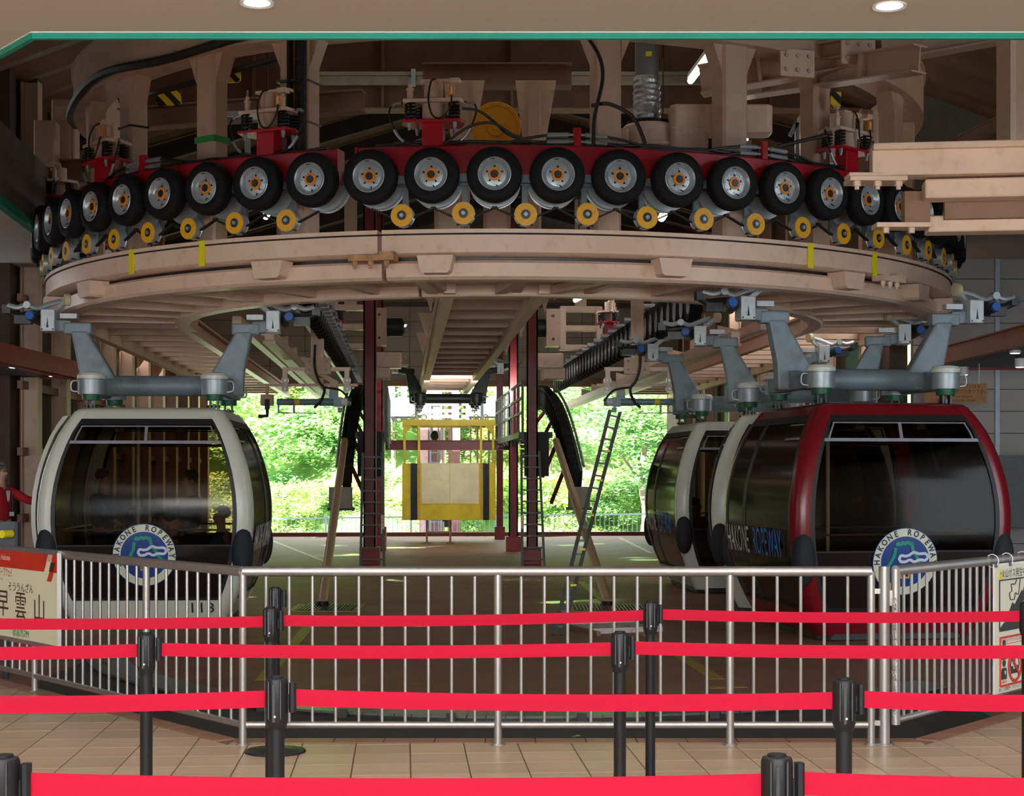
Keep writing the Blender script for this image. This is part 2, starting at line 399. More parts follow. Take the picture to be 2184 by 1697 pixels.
struct(m, 'trim_2', WHITE)
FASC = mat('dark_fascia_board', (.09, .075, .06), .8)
m = MB()
for a, b in zip(edge, edge[1:]): m.beam((a[0], a[1]+.1, ZC+.35), (b[0], b[1]+.1, ZC+.35), .1, .6)
struct(m, 'wall_fascia', FASC)
# lower side ceilings over the boarding areas, further back
for sg, pts, z in ((-1, [(-10.2, 16.2), (-5.7, 16.2), (-6.55, 24.5), (-10.2, 24.5)], 4.7), (1, [(6.3, 16.2), (10.5, 16.2), (10.5, 25), (6.1, 25)], 4.92)):
    m = slab(pts, z, .2); struct(m, 'ceiling_boarding_left' if sg < 0 else 'ceiling_boarding_right', SOFFIT)
    a, b = (pts[1], pts[2]) if sg < 0 else (pts[0], pts[3]); m = MB(); m.beam((*a, z+.02), (*b, z+.02), .1, .10); struct(m, 'trim_5' if sg < 0 else 'trim_6', TEAL)
    m = MB(); m.beam((*a, z+.5), (*b, z+.5), .08, .86); struct(m, 'wall_fascia_boarding_left' if sg < 0 else 'wall_fascia_boarding_right', FASC)
# concourse walls and rear wall with windows
WALLC = mat('concourse_wall_paint', (.5, .47, .42), .8)
m = MB(); m.box((-8.1, 3, 1.97), (.2, 14.4, 4.3)); struct(m, 'wall_concourse_left', WALLC)
m = MB(); m.box((8.1, 3, 1.97), (.2, 14.4, 4.3)); struct(m, 'wall_concourse_right', WALLC)
m = MB(); m.box((0, -4.1, .45), (16.4, .2, .95)); m.box((0, -4.1, 3.75), (16.4, .2, .4))
for x in (-8, -4.8, -1.6, 1.6, 4.8, 8): m.box((x, -4.1, 2.2), (.25, .2, 2.7))
struct(m, 'wall_concourse_back', WALLC)
GW = glass_mat('clear_window_glass', (.9, .93, .92))
for k, x in enumerate((-6.4, -3.2, 0, 3.2, 6.4)):
    m = MB(); m.box((x, -4.1, 2.23), (2.95, .02, 2.62)); struct(m, 'window_%d' % (k+1), GW)
# main hall shell
m = MB(); m.box((0, 8.3, 7.4), (21, .2, 6.5)); struct(m, 'wall_sky_block_front', FASC)  # added out of view to keep sky light out of the upper hall
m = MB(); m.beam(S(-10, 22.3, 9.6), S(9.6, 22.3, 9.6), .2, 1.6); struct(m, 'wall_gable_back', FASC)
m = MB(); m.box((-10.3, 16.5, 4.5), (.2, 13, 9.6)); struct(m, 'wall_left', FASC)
HALLW = mat('light_grey_wall_panel', (.46, .44, .42), .6, 0, .03, 4)
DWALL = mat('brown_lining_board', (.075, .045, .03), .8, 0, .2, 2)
# left side wall, along the axis, with pink studs and girts
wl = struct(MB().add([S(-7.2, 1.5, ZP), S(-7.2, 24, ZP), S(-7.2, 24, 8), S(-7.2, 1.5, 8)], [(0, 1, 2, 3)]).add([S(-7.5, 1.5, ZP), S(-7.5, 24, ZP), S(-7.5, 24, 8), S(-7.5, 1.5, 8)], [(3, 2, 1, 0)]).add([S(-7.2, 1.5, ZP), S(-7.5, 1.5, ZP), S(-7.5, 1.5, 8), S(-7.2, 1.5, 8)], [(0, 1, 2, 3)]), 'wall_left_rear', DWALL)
for k in range(11):
    m = MB(); v = 2+k*2.1; m.ibeam(S(-7.0, v, ZP), S(-7.0, v, 7.5), .22, .26, up=(1, 0, 0)); m.out('column', PINK, wl, smooth=False)
for z in (.9, 1.9, 2.9, 4.2, 5.4):
    m = MB(); m.beam(S(-7.08, 1.6, z), S(-7.08, 23.8, z), .08, .12); m.out('girt', PINKD, wl, smooth=False)
m = MB(); m.box((-8.9, 24.6, 3.8), (3.2, .2, 8.2)); wll = struct(m, 'wall_left_front', DWALL)
for x in (-10.2, -9.5, -8.7, -7.9, -7.4):
    m = MB(); m.ibeam((x, 24.4, ZP), (x, 24.4, 7.5), .2, .24, up=(1, 0, 0)); m.out('column', PINK, wll, smooth=False)
for z in (.4, 1.5, 2.5, 3.6):
    m = MB(); m.box((-8.9, 24.33, z), (3, .1, .13)); m.out('girt', PINKD, wll, smooth=False)
# right: pale panelled wall facing the camera and a side wall along the axis
m = MB(); m.box((9.1, 25.1, 3.6), (5.6, .2, 7.8)); wr = struct(m, 'wall_right_front', mat('panel_joint_dark', (.12, .115, .11), .8))
PH = .345
for col, (x0, x1) in enumerate(((6.3, 7.55), (7.62, 9.4), (9.45, 11.8))):
    for k in range(15):
        z0 = ZP+k*PH
        m = MB(); m.box(((x0+x1)/2, 24.98, z0+PH/2), (x1-x0, .05, PH-.012)); m.out('panel', HALLW, wr, smooth=False)
for x in (7.585,):
    m = MB(); m.box((x, 24.93, 3.5), (.07, .06, 7.4)); m.out('downpipe', GALV, wr, smooth=False)
m = MB(); m.box((9.2, 24.6, 1.9-.6), (4.6, .5, 1.1)); struct(m, 'trim_3', mat('grey_counter', (.16, .16, .16), .5))
wr2 = struct(MB().add([S(6.4, 2.4, ZP), S(6.4, 24, ZP), S(6.4, 24, 8), S(6.4, 2.4, 8)], [(3, 2, 1, 0)]).add([S(6.7, 2.4, ZP), S(6.7, 24, ZP), S(6.7, 24, 8), S(6.7, 2.4, 8)], [(0, 1, 2, 3)]), 'wall_right_rear', DWALL)
TEALP = mat('teal_door_paint', (.02, .16, .13), .5)
for k, v in enumerate((3.5, 6.0, 8.5, 11, 14, 17, 20)):
    m = MB(); m.beam(S(6.33, v, ZP), S(6.33, v+1.1, ZP), .06, .02); m.box(S(6.34, v+.55, 1.9), (.06, 1.1, 4.1), rotm(YAW)); m.out('panel', TEALP if k % 2 == 0 else PINKD, wr2, smooth=False)
    m = MB(); m.ibeam(S(6.2, v-.6, ZP), S(6.2, v-.6, 7.5), .22, .26, up=(1, 0, 0)); m.out('column', PINK, wr2, smooth=False)
m = MB(); m.box((10.6, 18.5, 4), (.2, 13, 8.6)); struct(m, 'wall_right', FASC)
# rear wall above the mouth
LV = 22.2   # v of the rear mouth
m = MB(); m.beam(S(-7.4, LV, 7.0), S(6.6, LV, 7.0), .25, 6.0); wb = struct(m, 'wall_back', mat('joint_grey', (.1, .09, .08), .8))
REARP = mat('rear_wall_panel', (.34, .30, .27), .7, 0, .05, 3)
for i in range(14):
    for j in range(5):
        m = MB(); a = S(-7+i*.97, LV-.15, 4.32+.42*j); b = S(-7+(i+1)*.97-.015, LV-.15, 4.32+.42*j)
        m.beam(a, b, .04, .405); m.out('panel', REARP, wb, smooth=False)
m = MB(); m.beam(S(-7.2, LV-.2, 4.06), S(6.5, LV-.2, 4.06), .25, .16); m.out('lintel', PINKD, wb, smooth=False)
m = MB(); m.beam(S(-7.2, LV-.2, 6.5), S(6.5, LV-.2, 6.5), .25, .3); m.out('girt', PINKD, wb, smooth=False)
# low kerb at the rear mouth
m = MB(); m.beam(S(-7, LV+.1, ZP+.05), S(6.3, LV+.1, ZP+.05), .25, .12); struct(m, 'trim_4', MAROON)
# roof: gable of corrugated sheet, purlins, rafters
def roofsheet(u0, z0, u1, z1, n=30):
    m = MB(); L = 50
    for i in range(L):
        a = i/L*50-28; b = (i+.5)/L*50-28; c = (i+1)/L*50-28  # unseen front stretch added over the concourse to stop sun leaking in
        d = 0.0 if i % 2 else .1
        m.add([S(u0, a, z0), S(u1, a, z1), S(u1, b, z1+.1), S(u0, b, z0+.1), S(u1, c, z1), S(u0, c, z0)], [(0, 1, 2, 3), (3, 2, 4, 5)])
    return m
struct(roofsheet(-.3, 10.2, -10, 6.4), 'ceiling_roof_left', ROOFB); struct(roofsheet(-.3, 10.2, 9.6, 6.4), 'ceiling_roof_right', ROOFB)
# corrugated slopes seen from the front: sheets running across the hall further back, with pale ribs
# ================================================================== RING GUIDE RAIL
RC = Vector((-.18, 22.7, 0)); d2 = radians
ring = thing('ring_guide_rail', 'large curved beige-pink steel guide rail turning in a half circle below the tyres', 'guide rail', RC)
def rp(theta, r, z): return RC+Vector((r*sin(theta), -r*cos(theta), z))
p1 = [(6.2, 3.85), (6.2, 4.07), (6.215, 4.075), (6.215, 4.11), (5.95, 4.11), (5.95, 4.075), (6.0, 4.07), (6.0, 3.85)]
p1 = [(6.17, 3.85), (6.20, 3.87), (6.20, 4.055), (6.185, 4.06), (6.215, 4.068), (6.215, 4.11), (5.95, 4.11), (5.95, 3.85)]
p2 = [(6.0, 3.61), (6.04, 3.64), (6.04, 3.78), (6.0, 3.81), (5.8, 3.81), (5.8, 3.61)]
p3 = [(4.5, 3.60), (4.52, 3.62), (4.52, 3.75), (4.5, 3.77), (4.32, 3.77), (4.32, 3.60)]
GAP = d2(-11.15)
for k, (a0, a1) in enumerate(((d2(-92), GAP-.004), (GAP+.004, d2(92)))):
    st = int(abs(a1-a0)/d2(1.5))
    MB().arc(p1, a0, a1, st, RC).out('upper_rail_segment', PINKC, ring)
    MB().arc(p2, a0, a1, st, RC).out('lower_rail_segment', PINKC, ring)
    MB().arc(p3, a0, a1+(0 if k else -.0), st, RC).out('inner_rail_segment', PINKC, ring)
# web between the bands and the annular soffit
MB().arc([(5.93, 3.79), (5.93, 3.87), (5.85, 3.87), (5.85, 3.79)], d2(-92), d2(92), 90, RC).out('rail_web', DSTEEL, ring)
MB().arc([(5.8, 3.72), (5.8, 3.74), (4.5, 3.74), (4.5, 3.72)], d2(-92), d2(92), 60, RC).out('soffit_plate', PINK, ring)
for k in range(-8, 9):
    a = d2(k*10.5+3); m = MB(); m.beam(rp(a, 4.5, 3.68), rp(a, 5.82, 3.68), .10, .09); m.out('cross_rib', PINK, ring, smooth=False)
# trapezoid brackets
def bracket(px_ang):
    a = d2(px_ang); R = rotm(a); m = MB()
    w0, w1 = .19, .155
    m.prism([(-w0, -6.235, 3.84), (w0, -6.235, 3.84), (w1, -6.235, 3.68), (w1-.03, -6.235, 3.655), (-w1+.03, -6.235, 3.655), (-w1, -6.235, 3.68)], (0, .24, 0), RC, R)
    m.out('rail_bracket', PINKC, ring, smooth=False)
for a in (-51.5, -23, -5.7, 17.8, 40.4, 55.4, -70, 72): bracket(a)
for a in (-41.7, -31, 33.9, 44.2):
    MB().arc([(6.203, 3.835), (6.219, 3.835), (6.219, 4.113), (6.203, 4.113)], d2(a)-.0065, d2(a)+.0065, 2, RC).out('yellow_tape_mark', YTAPE, ring)
def joint(angc, w, matl, nb):
    a = d2(angc); m = MB(); R = rotm(a)
    m.box(rp(a, 6.23, 3.815), (w, .16, .06), R); m.box(rp(a+.4*w/6.2, 6.23, 3.83), (w*.35, .2, .09), R)
    m.out('joint_plate', matl, ring, smooth=False)
    m = MB()
    for k in range(nb):
        p = rp(a+(k-(nb-1)/2)*w/6.2/nb*1.1, 6.26, 3.74); m.cyl(p, p+Vector((0, 0, .05)), .03, .03, 6); m.cyl(p-Vector((0, 0, .03)), p, .018, .018, 8)
    m.out('joint_bolt_row', matl, ring)
RUST = mat('rust_stained_paint', (.45, .24, .10), .6, 0, .3, 14, dirt=(.35, .10, .02), dscale=12, damt=.9)
joint(-11.9, .46, RUST, 3); joint(46.5, .42, PINKC, 3)
RB = mat('ring_dark_seam', (.02, .015, .012), .8)
MB().arc([(6.2, 4.052), (6.2005, 4.052), (6.2165, 4.068), (6.2, 4.068)], d2(-90), d2(90), 120, RC).out('seam', RB, ring)
# straight ladder tracks along both lanes and down the centre
def ladder_track(name, label, u0, u1, v0, v1, step, zt=3.79, zb=3.62):
    t = thing(name, label, 'track frame', S((u0+u1)/2, v0, zb))
    for u in (u0, u1):
        m = MB(); m.beam(S(u, v0, (zt+zb)/2), S(u, v1, (zt+zb)/2), .13, zt-zb); m.beam(S(u, v0, zt+.05), S(u, v1, zt+.05), .22, .03); m.out('side_rail', PINKC, t, smooth=False)
    k = int((v1-v0)/step)
    for i in range(k+1):
        m = MB(); v = v0+.2+i*step; m.beam(S(u0, v, zt), S(u1, v, zt), .16, .14); m.out('crosspiece', PINK, t, smooth=False)
    return t
ladder_track('overhead_track', 'long beige ladder-like steel track frame above the white cabin running back to the left', -6.0, -4.5, .05, 21, 1.15)
ladder_track('overhead_track', 'long beige ladder-like steel track frame above the red cabin running back to the right', 4.5, 6.0, .05, 21, 1.15)
t = ladder_track('overhead_track', 'beige ladder-like overhead track in the middle above the yellow car', -.84, .24, -4.6, 19.2, 1.3)
m = MB(); m.beam(S(-.3, -4.45, 3.86), S(-.3, 19, 3.86), 1.2, .02); m.out('cover_plate', PINK, t, smooth=False)
for v in (-4, -2.6, 1.5, 5):
    for u in (-1.02, .42):
        m = MB(); m.prism([tuple(S(u, v, 3.62)), tuple(S(u-.12 if u < 0 else u+.12, v, 4.0)), tuple(S(u+.1 if u < 0 else u-.1, v, 4.0))], AX*.12); m.out('gusset', PINK, t, smooth=False)
# two cross braces under the ring
for a, l in ((-8, 'left'), (3, 'middle'), (12, 'right')):
    m = MB(); p = rp(d2(a), 5.85, 3.66); q = Vector((-.9+(a+8)*.07, 18.1, 3.66)); m.beam(p, q, .13, .09); m.out('cross_brace', PINK, ring, smooth=False)
# inner lane rails carrying the inner grips
for sgn, side in ((-1, 'left'), (1, 'right')):
    t = thing('inner_rail', 'beige inner running rail beside the black tyre bank on the %s' % side, 'running rail', S(sgn*3.0, 0, 3.3))
    m = MB(); m.beam(S(sgn*3.15, -1.2, 3.42), S(sgn*3.15, 21, 3.42), .12, .16); m.out('rail_web', PINKC, t, smooth=False)
    m = MB(); m.beam(S(sgn*3.15, -1.2, 3.33), S(sgn*3.15, 21, 3.33), .17, .04); m.out('rail_flange', PINK, t, smooth=False)
    m = MB(); m.beam(S(sgn*3.6, -1, 3.62), S(sgn*3.6, 21, 3.62), .12, .14)
    m.out('rail_cap', PINK, t, smooth=False)
    for k in range(9):
        m = MB(); m.prism([tuple(S(sgn*3.15, k*2.2, 3.45)), tuple(S(sgn*3.6, k*2.2, 3.6)), tuple(S(sgn*3.15, k*2.2, 3.7))], AX*.08); m.out('rib', PINK, t, smooth=False)
# ================================================================== DRIVE WHEELS
WR = 6.3; WZ = 4.65; STEP = d2(5.88)

GALVD = mat('shaded_galvanised_bracket', (.17, .20, .22), .5, .5, .2, 8)  # galvanised grey with the shade between the wheels put into its colour
def tyre_mesh():
    prof = [(.168, .085), (.185, .092), (.25, .090), (.270, .076), (.282, .055), (.286, .03), (.286, -.03), (.282, -.055), (.270, -.076), (.25, -.090), (.185, -.092), (.168, -.085)]
    m = MB(); m.lathe(prof, 44, ax=(0, 1, 0), closed=True)
    return m
# red beams, each carrying its own drive wheels, belt pulleys and belts
def redbeam(a0, a1, label):
    mid = (a0+a1)/2; t = thing('tyre_conveyor', label, 'conveyor', rp(mid, 6.1, 4.8))
    st = max(4, int((a1-a0)/d2(2)))
    MB().arc([(6.16, 4.66), (6.16, 4.975), (6.145, 4.99), (5.98, 4.99), (5.98, 4.97), (6.14, 4.96), (6.14, 4.66)], a0, a1, st, RC).out('web_plate', RED, t)
    MB().arc([(6.15, 4.64), (6.15, 4.66), (6.06, 4.66), (6.06, 4.64)], a0, a1, st, RC).out('lower_flange', RED, t)
    MB().arc([(6.12, 4.57), (6.14, 4.57), (6.14, 4.64), (6.12, 4.64)], a0, a1, st, RC).out('galvanised_strip', GALVD, t)
    for a in (a0, a1):
        m = MB(); m.box(rp(a, 6.08, 4.81), (.02, .2, .36), rotm(a)); m.out('end_plate', RED, t, smooth=False)
    return t
conv = [(-101, -62.2, redbeam(d2(-101), d2(-62.2), 'short red beam with tyres at the far left, curving away behind')),
        (-61.5, -15.6, redbeam(d2(-61.5), d2(-15.6), 'left red beam with its row of drive tyres, left of the gap')),
        (-13.6, 44.4, redbeam(d2(-13.6), d2(44.4), 'long middle red beam with its row of drive tyres')),
        (45.2, 101, redbeam(d2(45.2), d2(101), 'red beam with tyres at the far right behind the spur rail'))]
def owner(adeg):
    for a0, a1, t in conv:
        if a0-.6 <= adeg <= a1+.6: return t
    return conv[0][2] if adeg < 0 else conv[3][2]
# wheel prototype: tyre mesh with rim, hub, drum as sub-parts
o0 = owner(0)
wheel = tyre_mesh().out('drive_wheel', RUBBER, o0, world=False); wheel['label'] = 'black tyre on silver rim with orange hub'
m = MB(); m.lathe([(.172, -.088), (.166, -.092), (.158, -.085), (.150, -.06), (.135, -.035), (.128, -.03), (.122, -.045), (.085, -.05), (.06, -.05), (.06, .05), (.15, .06), (.172, .08)], 40, ax=(0, 1, 0), closed=True)
hh = MB()
for k in range(5):
    a = 2*pi*k/5+.3; hh.cyl((cos(a)*.082, -.0515, sin(a)*.082), (cos(a)*.082, -.045, sin(a)*.082), .012, .012, 10)
hh.tube([(.02, -.05, -.11), (.03, -.075, -.125), (.032, -.09, -.135)], .006, 6)
hh.box((-.02, -.078, .152), (.05, .012, .006))
for k in range(8):
    a = 2*pi*k/8; m.cyl((cos(a)*.105, -.062, sin(a)*.105), (cos(a)*.105, -.045, sin(a)*.105), .009, .009, 6)
joined('rim', [(m, SILVER), (hh, BLACK)], wheel)
m = MB(); m.lathe([(.066, -.05), (.066, -.063), (.062, -.066), (.040, -.066), (.040, -.05)], 28, ax=(0, 1, 0), closed=True)
m2 = MB(); m2.cyl((0, -.072, 0), (0, 0, 0), .036, .04, 20)
for k in range(8):
    a = 2*pi*k/8; m2.cyl((cos(a)*.036, -.074, sin(a)*.036), (cos(a)*.036, -.05, sin(a)*.036), .006, .006, 6)
joined('hub', [(m, ORANGE), (m2, DSTEEL)], wheel)
m = MB(); m.lathe([(.268, .28), (.272, .29), (.235, .295), (.235, .38), (.27, .385), (.27, .395), (.1, .395), (.06, .28)], 32, ax=(0, 1, 0), closed=True, c=(0, 0, -.02)); m2 = MB(); m2.cyl((0, .05, 0), (0, .5, 0), .035, .035, 12); joined('belt_drum', [(m, SILVER), (m2, DSTEEL)], wheel)
pul = MB().lathe([(.118, -.03), (.118, -.022), (.112, -.02), (.112, .06), (.118, .065), (.118, .075), (.03, .075), (.03, -.03)], 32, ax=(0, 1, 0), closed=True).out('belt_pulley', SILVER, o0, world=False)
pul['label'] = 'round yellow-faced belt pulley'
MB().lathe([(.116, -.031), (.114, -.037), (.05, -.037), (.05, -.025), (.116, -.025)], 32, ax=(0, 1, 0), closed=True).out('face_plate', YELL, pul, world=False)
m = MB(); m.cyl((0, -.036, 0), (0, .08, 0), .05, .05, 20); m2 = MB(); m2.cyl((0, -.055, 0), (0, -.03, 0), .021, .021, 8); joined('hub', [(m, DSTEEL), (m2, GALV)], pul)
m = MB(); m.box((0, .16, .20), (.06, .04, .30)); m.box((0, .12, .07), (.05, .12, .05)); m.box((0, -.0, .37), (.10, .04, .08)); m.out('arm', GALVD, pul, world=False, smooth=False)
NW = 17
BELT = mat('black_ribbed_belt', (.012, .012, .012), .7, 0, .3, 60, .3)
def beltpart(a, b):
    m = MB(); m.beam(a, b, .045, .014)
    L = (b-a).length; d = (b-a).normalized(); up = Vector((0, 0, 1)); r = d.cross(up).normalized(); u = r.cross(d)
    for i in range(int(L/.025)):
        p = a+d*(.0125+i*.025)+u*.012; m.box(p, (.01, .01, .01))
    return m
for k in range(-NW, NW+1):
    a = k*STEP; ow = owner(math.degrees(a)); loc = rp(a, WR, WZ)
    if k == 0: wheel.location = loc-Vector(o0.location)
    else: dup_part(wheel, ow, loc, a)
    for sg in (-1, 1):
        kk = k if sg > 0 else k-1
        if kk == -3 or not (-NW <= kk < NW): continue
        a1 = (kk+.5)*STEP
        if sg > 0:
            pl = rp(a1, 6.24, 4.25+(.012 if kk % 2 else 0))
            if kk == 0: pul.location = pl-Vector(o0.location); pul.rotation_euler = (0, 0, a1)
            else: dup_part(pul, ow, pl, a1)
        beltpart(rp(a-sg*.004, 6.19, WZ-.31), rp(a1+sg*.012, 6.2, 4.25-.10)).out('belt', BELT, ow, smooth=False)
# ================================================================== SPRING UNITS
SPRM = mat('black_coil_spring', (.02, .02, .022), .45, .3)
sp = thing('spring_mount', '', 'spring mount', (0, 0, 0), 0, 'spring mounts on red pedestals above the tyres')
m = MB(); m.box((0, 0, .12), (.22, .16, .26)); m.prism([(-.3, -.16, .245), (.3, -.16, .245), (.34, 0, .245), (.26, .24, .245), (-.26, .24, .245), (-.34, 0, .245)], (0, 0, .03)); m.out('pedestal', RED, sp, world=False, smooth=False, bevel=.006)
for x, y in ((-.24, -.1), (.24, -.1), (-.2, .16), (.2, .16)):
    m = MB(); m.cyl((x, y, .20), (x, y, .245), .022, .022, 6); m.cyl((x, y, .17), (x, y, .2), .015, .015, 8); m.out('bolt', GALV, sp, world=False)
for x, y in ((-.23, -.08), (.23, -.08), (-.16, .15), (.2, .15)):
    m = MB(); m.tube([(x+.055*cos(t*.5), y+.055*sin(t*.5), .285+.165*t/62) for t in range(63)], .011, 5); m.cyl((x, y, .27), (x, y, .46), .018, .018, 8); m.out('coil_spring', SPRM, sp, world=False)
m = MB(); m.prism([(-.3, -.14, .455), (.3, -.14, .455), (.33, .05, .455), (.2, .25, .455), (-.2, .25, .455), (-.33, .05, .455)], (0, 0, .035)); m.out('upper_plate', PINKC, sp, world=False, smooth=False)
m = MB(); m.cyl((-.0, 0, .49), (0, 0, .68), .1, .1, 24); m.cyl((-.0, 0, .28), (0, 0, .45), .12, .12, 24); m.out('rubber_buffer', PINK, sp, world=False)
m = MB(); m.box((.08, -.02, .69), (.42, .1, .03)); m.box((.24, -.1, .67), (.1, .1, .05)); m.out('cap_bar', PINKC, sp, world=False, smooth=False)
for x in (-.24, .2):
    m = MB(); m.cyl((x, -.05, .49), (x, -.05, .60), .032, .032, 12); m.cyl((x, -.05, .6), (x, -.05, .615), .04, .04, 12); m.cyl((x, -.05, .61), (x, -.05, .66), .022, .022, 10); m.out('stud', PINKC, sp, world=False)
m = MB(); m.cyl((-.24, -.05, .66), (-.24, -.05, .73), .014, .012, 8); m.out('threaded_rod', GALV, sp, world=False)
m = MB(); m.box((.215, -.15, .56), (.05, .035, .1)); m.out('sensor', ORANGE, sp, world=False, smooth=False)
m = MB(); m.box((.215, -.171, .56), (.016, .004, .07)); m.out('sensor_label', WHITE, sp, world=False, smooth=False)
m = MB(); pts = [(.215, -.16, .51), (.21, -.18, .42), (.17, -.19, .33), (.1, -.19, .27), (.02, -.19, .30), (-.02, -.19, .42), (-.02, -.18, .55), (.0, -.12, .68), (.04, -.04, .71)]
def smoothpts(P, n=6):
    P = [Vector(p) for p in P]; out = []
    for i in range(len(P)-1):
        p0 = P[max(i-1, 0)]; p1 = P[i]; p2_ = P[i+1]; p3_ = P[min(i+2, len(P)-1)]
        for k in range(n):
            t = k/n; out.append(.5*((2*p1)+(-p0+p2_)*t+(2*p0-5*p1+4*p2_-p3_)*t*t+(-p0+3*p1-3*p2_+p3_)*t**3))
    out.append(P[-1]); return out
m.tube(smoothpts(pts), .010, 6); m.out('sensor_cable', HOSE, sp, world=False)
# hoses with grey spring guard on both sides
for sg in (-1, 1):
    P = smoothpts([(sg*.32, .02, .48), (sg*.42, -.02, .46), (sg*.46, -.06, .36), (sg*.4, -.08, .18), (sg*.3, -.08, .06), (sg*.12, -.06, .02)])
    m = MB(); m.tube(P, .011, 6); m.out('air_hose', HOSE, sp, world=False)
    for q in (P[2:9], P[18:25]): m = MB(); m.tube(q, .017, 8); m.out('hose_guard', GALV, sp, world=False)
spl = [(-77.6, 'far left spring mount with pink plate on red pedestal, beside the leftmost tyres'), (-50, 'spring mount on red pedestal standing left of the pink post with black strap'),
       (-23.8, 'spring mount with orange sensor in front of the double black-cabled pink post'), (-6.1, 'spring mount with orange sensor just left of the big yellow disc'),
       (41.4, 'spring mount on red pedestal at the right, next to the spur rail')]
for i, (a, lab) in enumerate(spl):
    o = sp if i == 0 else dup(sp, (0, 0, 0), 0)
    o.location = rp(d2(a), 6.04, 4.985); o.rotation_euler = (0, 0, d2(a)); o['label'] = lab
# red hose clamps with hoses on top of the beam
for a, lab in ((-41, 'red hose clamp with grey guarded hoses on the left red beam'), (8.1, 'red hose clamp with grey guarded hoses right of the yellow disc'), (28.5, 'small red hose clamp on the right end of the beam')):
    c = rp(d2(a), 6.1, 4.985); t = thing('hose_clamp', lab, 'hose clamp', c, d2(a)); m = MB()
    m.box((0, 0, .08), (.075, .08, .24)); m.out('clamp_block', RED, t, world=False, smooth=False, bevel=.005)
    for sg in (-1, 1):
        for z in (.06, .13):
            m = MB(); m.cyl((sg*.03, -.0, z), (sg*.09, 0, z), .014, .014, 8); m.cyl((sg*.09, 0, z), (sg*.32, 0, z-.01), .024, .024, 10); m.out('hose_guard', GALV, t, world=False)
            m = MB(); m.tube(smoothpts([(sg*.3, 0, z-.01), (sg*.55, .02, z-.05), (sg*.8, .06, .03), (sg*1.15, .12, .025)]), .015, 6); m.out('hose', HOSE, t, world=False)
# long cables lying on the beam
for i, (a0, a1, r, h) in enumerate(((-56, -17, 6.06, .02), (-12, 43, 6.05, .02), (-10, 40, 6.08, .035))):
    pts = [rp(d2(a0+(a1-a0)*k/40), r+.01*sin(k), 5.0+h+.006*sin(k*1.3)) for k in range(41)]
    m = MB(); m.tube(pts, .017, 6); tag(m.out('power_cable', HOSE, None, loc=tuple(pts[0])), ['black cable lying along the top of the left red beam', 'black cable lying along the top of the long red beam', 'second thinner-looped black cable on the long red beam, nearer the tyres'][i], 'cable')
def cable(pts, r, label, name='power_cable', material=HOSE, n=8):
    P = smoothpts(pts, n); m = MB(); m.tube(P, r, 6); return tag(m.out(name, material, None, loc=tuple(P[0])), label, 'cable')
cable([W(985, 231, 16.3), W(1020, 236, 16.3), W(1052, 258, 16.3), W(1080, 284, 16.2), W(1115, 298, 16.2), W(1150, 303, 16.2)], .014, 'black hose arching over the yellow disc')
cable([W(955, 302, 16.2), W(1000, 270, 16.1), W(1050, 262, 16.1), W(1090, 285, 16.1), W(1140, 303, 16.1)], .014, 'black hose from the centre spring mount across the yellow disc')
cable([W(1248, 72, 16.4), W(1278, 120, 16.3), W(1285, 170, 16.3), W(1268, 250, 16.3), W(1266, 310, 16.3)], .02, 'black cable hanging down beside the pink post left of the silver duct')
cable([W(1262, 225, 16.4), W(1300, 222, 16.3), W(1350, 250, 16.3), W(1376, 306, 16.3)], .02, 'black cable arching in front of the gearbox housing')
cable([W(1660, 312, 17), W(1720, 298, 17), W(1765, 288, 17)], .02, 'black double cable running to the right spring mount')
# ================================================================== SPUR RAIL at right
sr = thing('spur_rail', 'thick beige guide rail branching off at the right edge, nearer than the tyres', 'guide rail', (4.2, 12.9, 3.6))
def sl(px, py, Y): return W(px, py, Y)
a = Vector((2.78, 12.35, 0)); b = Vector((5.8, 12.0, 0))
m = MB(); m.beam(a+Vector((0, 0, 3.99)), b+Vector((0, 0, 3.99)), .22, .24); m.beam(a+Vector((0, -.02, 4.085)), b+Vector((0, -.02, 4.085)), .30, .05); m.out('upper_rail', PINKC, sr, smooth=False, bevel=.008)
a2 = a+Vector((.42, .05, 0)); m = MB(); m.beam(a2+Vector((0, 0, 3.78)), b+Vector((0, .05, 3.78)), .22, .15); m.out('lower_rail', PINKC, sr, smooth=False, bevel=.015)
a3 = a+Vector((.52, .35, 0)); m = MB(); m.beam(a3+Vector((0, 0, 3.555)), b+Vector((0, .4, 3.555)), .22, .13); m.out('inner_rail', PINKC, sr, smooth=False, bevel=.012)
m = MB(); m.beam(a3+Vector((.1, -.15, 3.66)), b+Vector((0, .2, 3.66)), .1, .16); m.out('rail_web', PINKD, sr, smooth=False)
m = MB(); m.box(a+Vector((.03, -.02, 3.845)), (.44, .26, .035)); m.box(a+Vector((.03, -.02, 3.88)), (.44, .2, .03)); m.out('splice_plate', PINKC, sr, smooth=False, bevel=.005)
for dx in (-.13, .03, .19):
    m = MB(); p = a+Vector((dx, -.1, 3.79)); m.cyl(p, p+Vector((0, 0, .045)), .03, .03, 6); m.cyl(p-Vector((0, 0, .025)), p, .018, .018, 8); m.out('bolt', PINKC, sr)
m = MB(); m.box(a2+Vector((-.15, .1, 3.52)), (.42, .2, .035)); m.out('splice_plate', PINKC, sr, smooth=False)
for dx in (-.28, -.08):
    m = MB(); p = a2+Vector((dx, .05, 3.46)); m.cyl(p, p+Vector((0, 0, .045)), .025, .025, 6); m.out('bolt', PINKC, sr)
m = MB(); m.box(a2+Vector((-.03, .12, 3.66)), (.2, .12, .26)); m.out('end_block', PINKD, sr, smooth=False)
m = MB(); m.box((4.3, 12.9, 3.62), (.75, .5, .1)); m.out('sensor_plate', PINKD, sr, smooth=False)
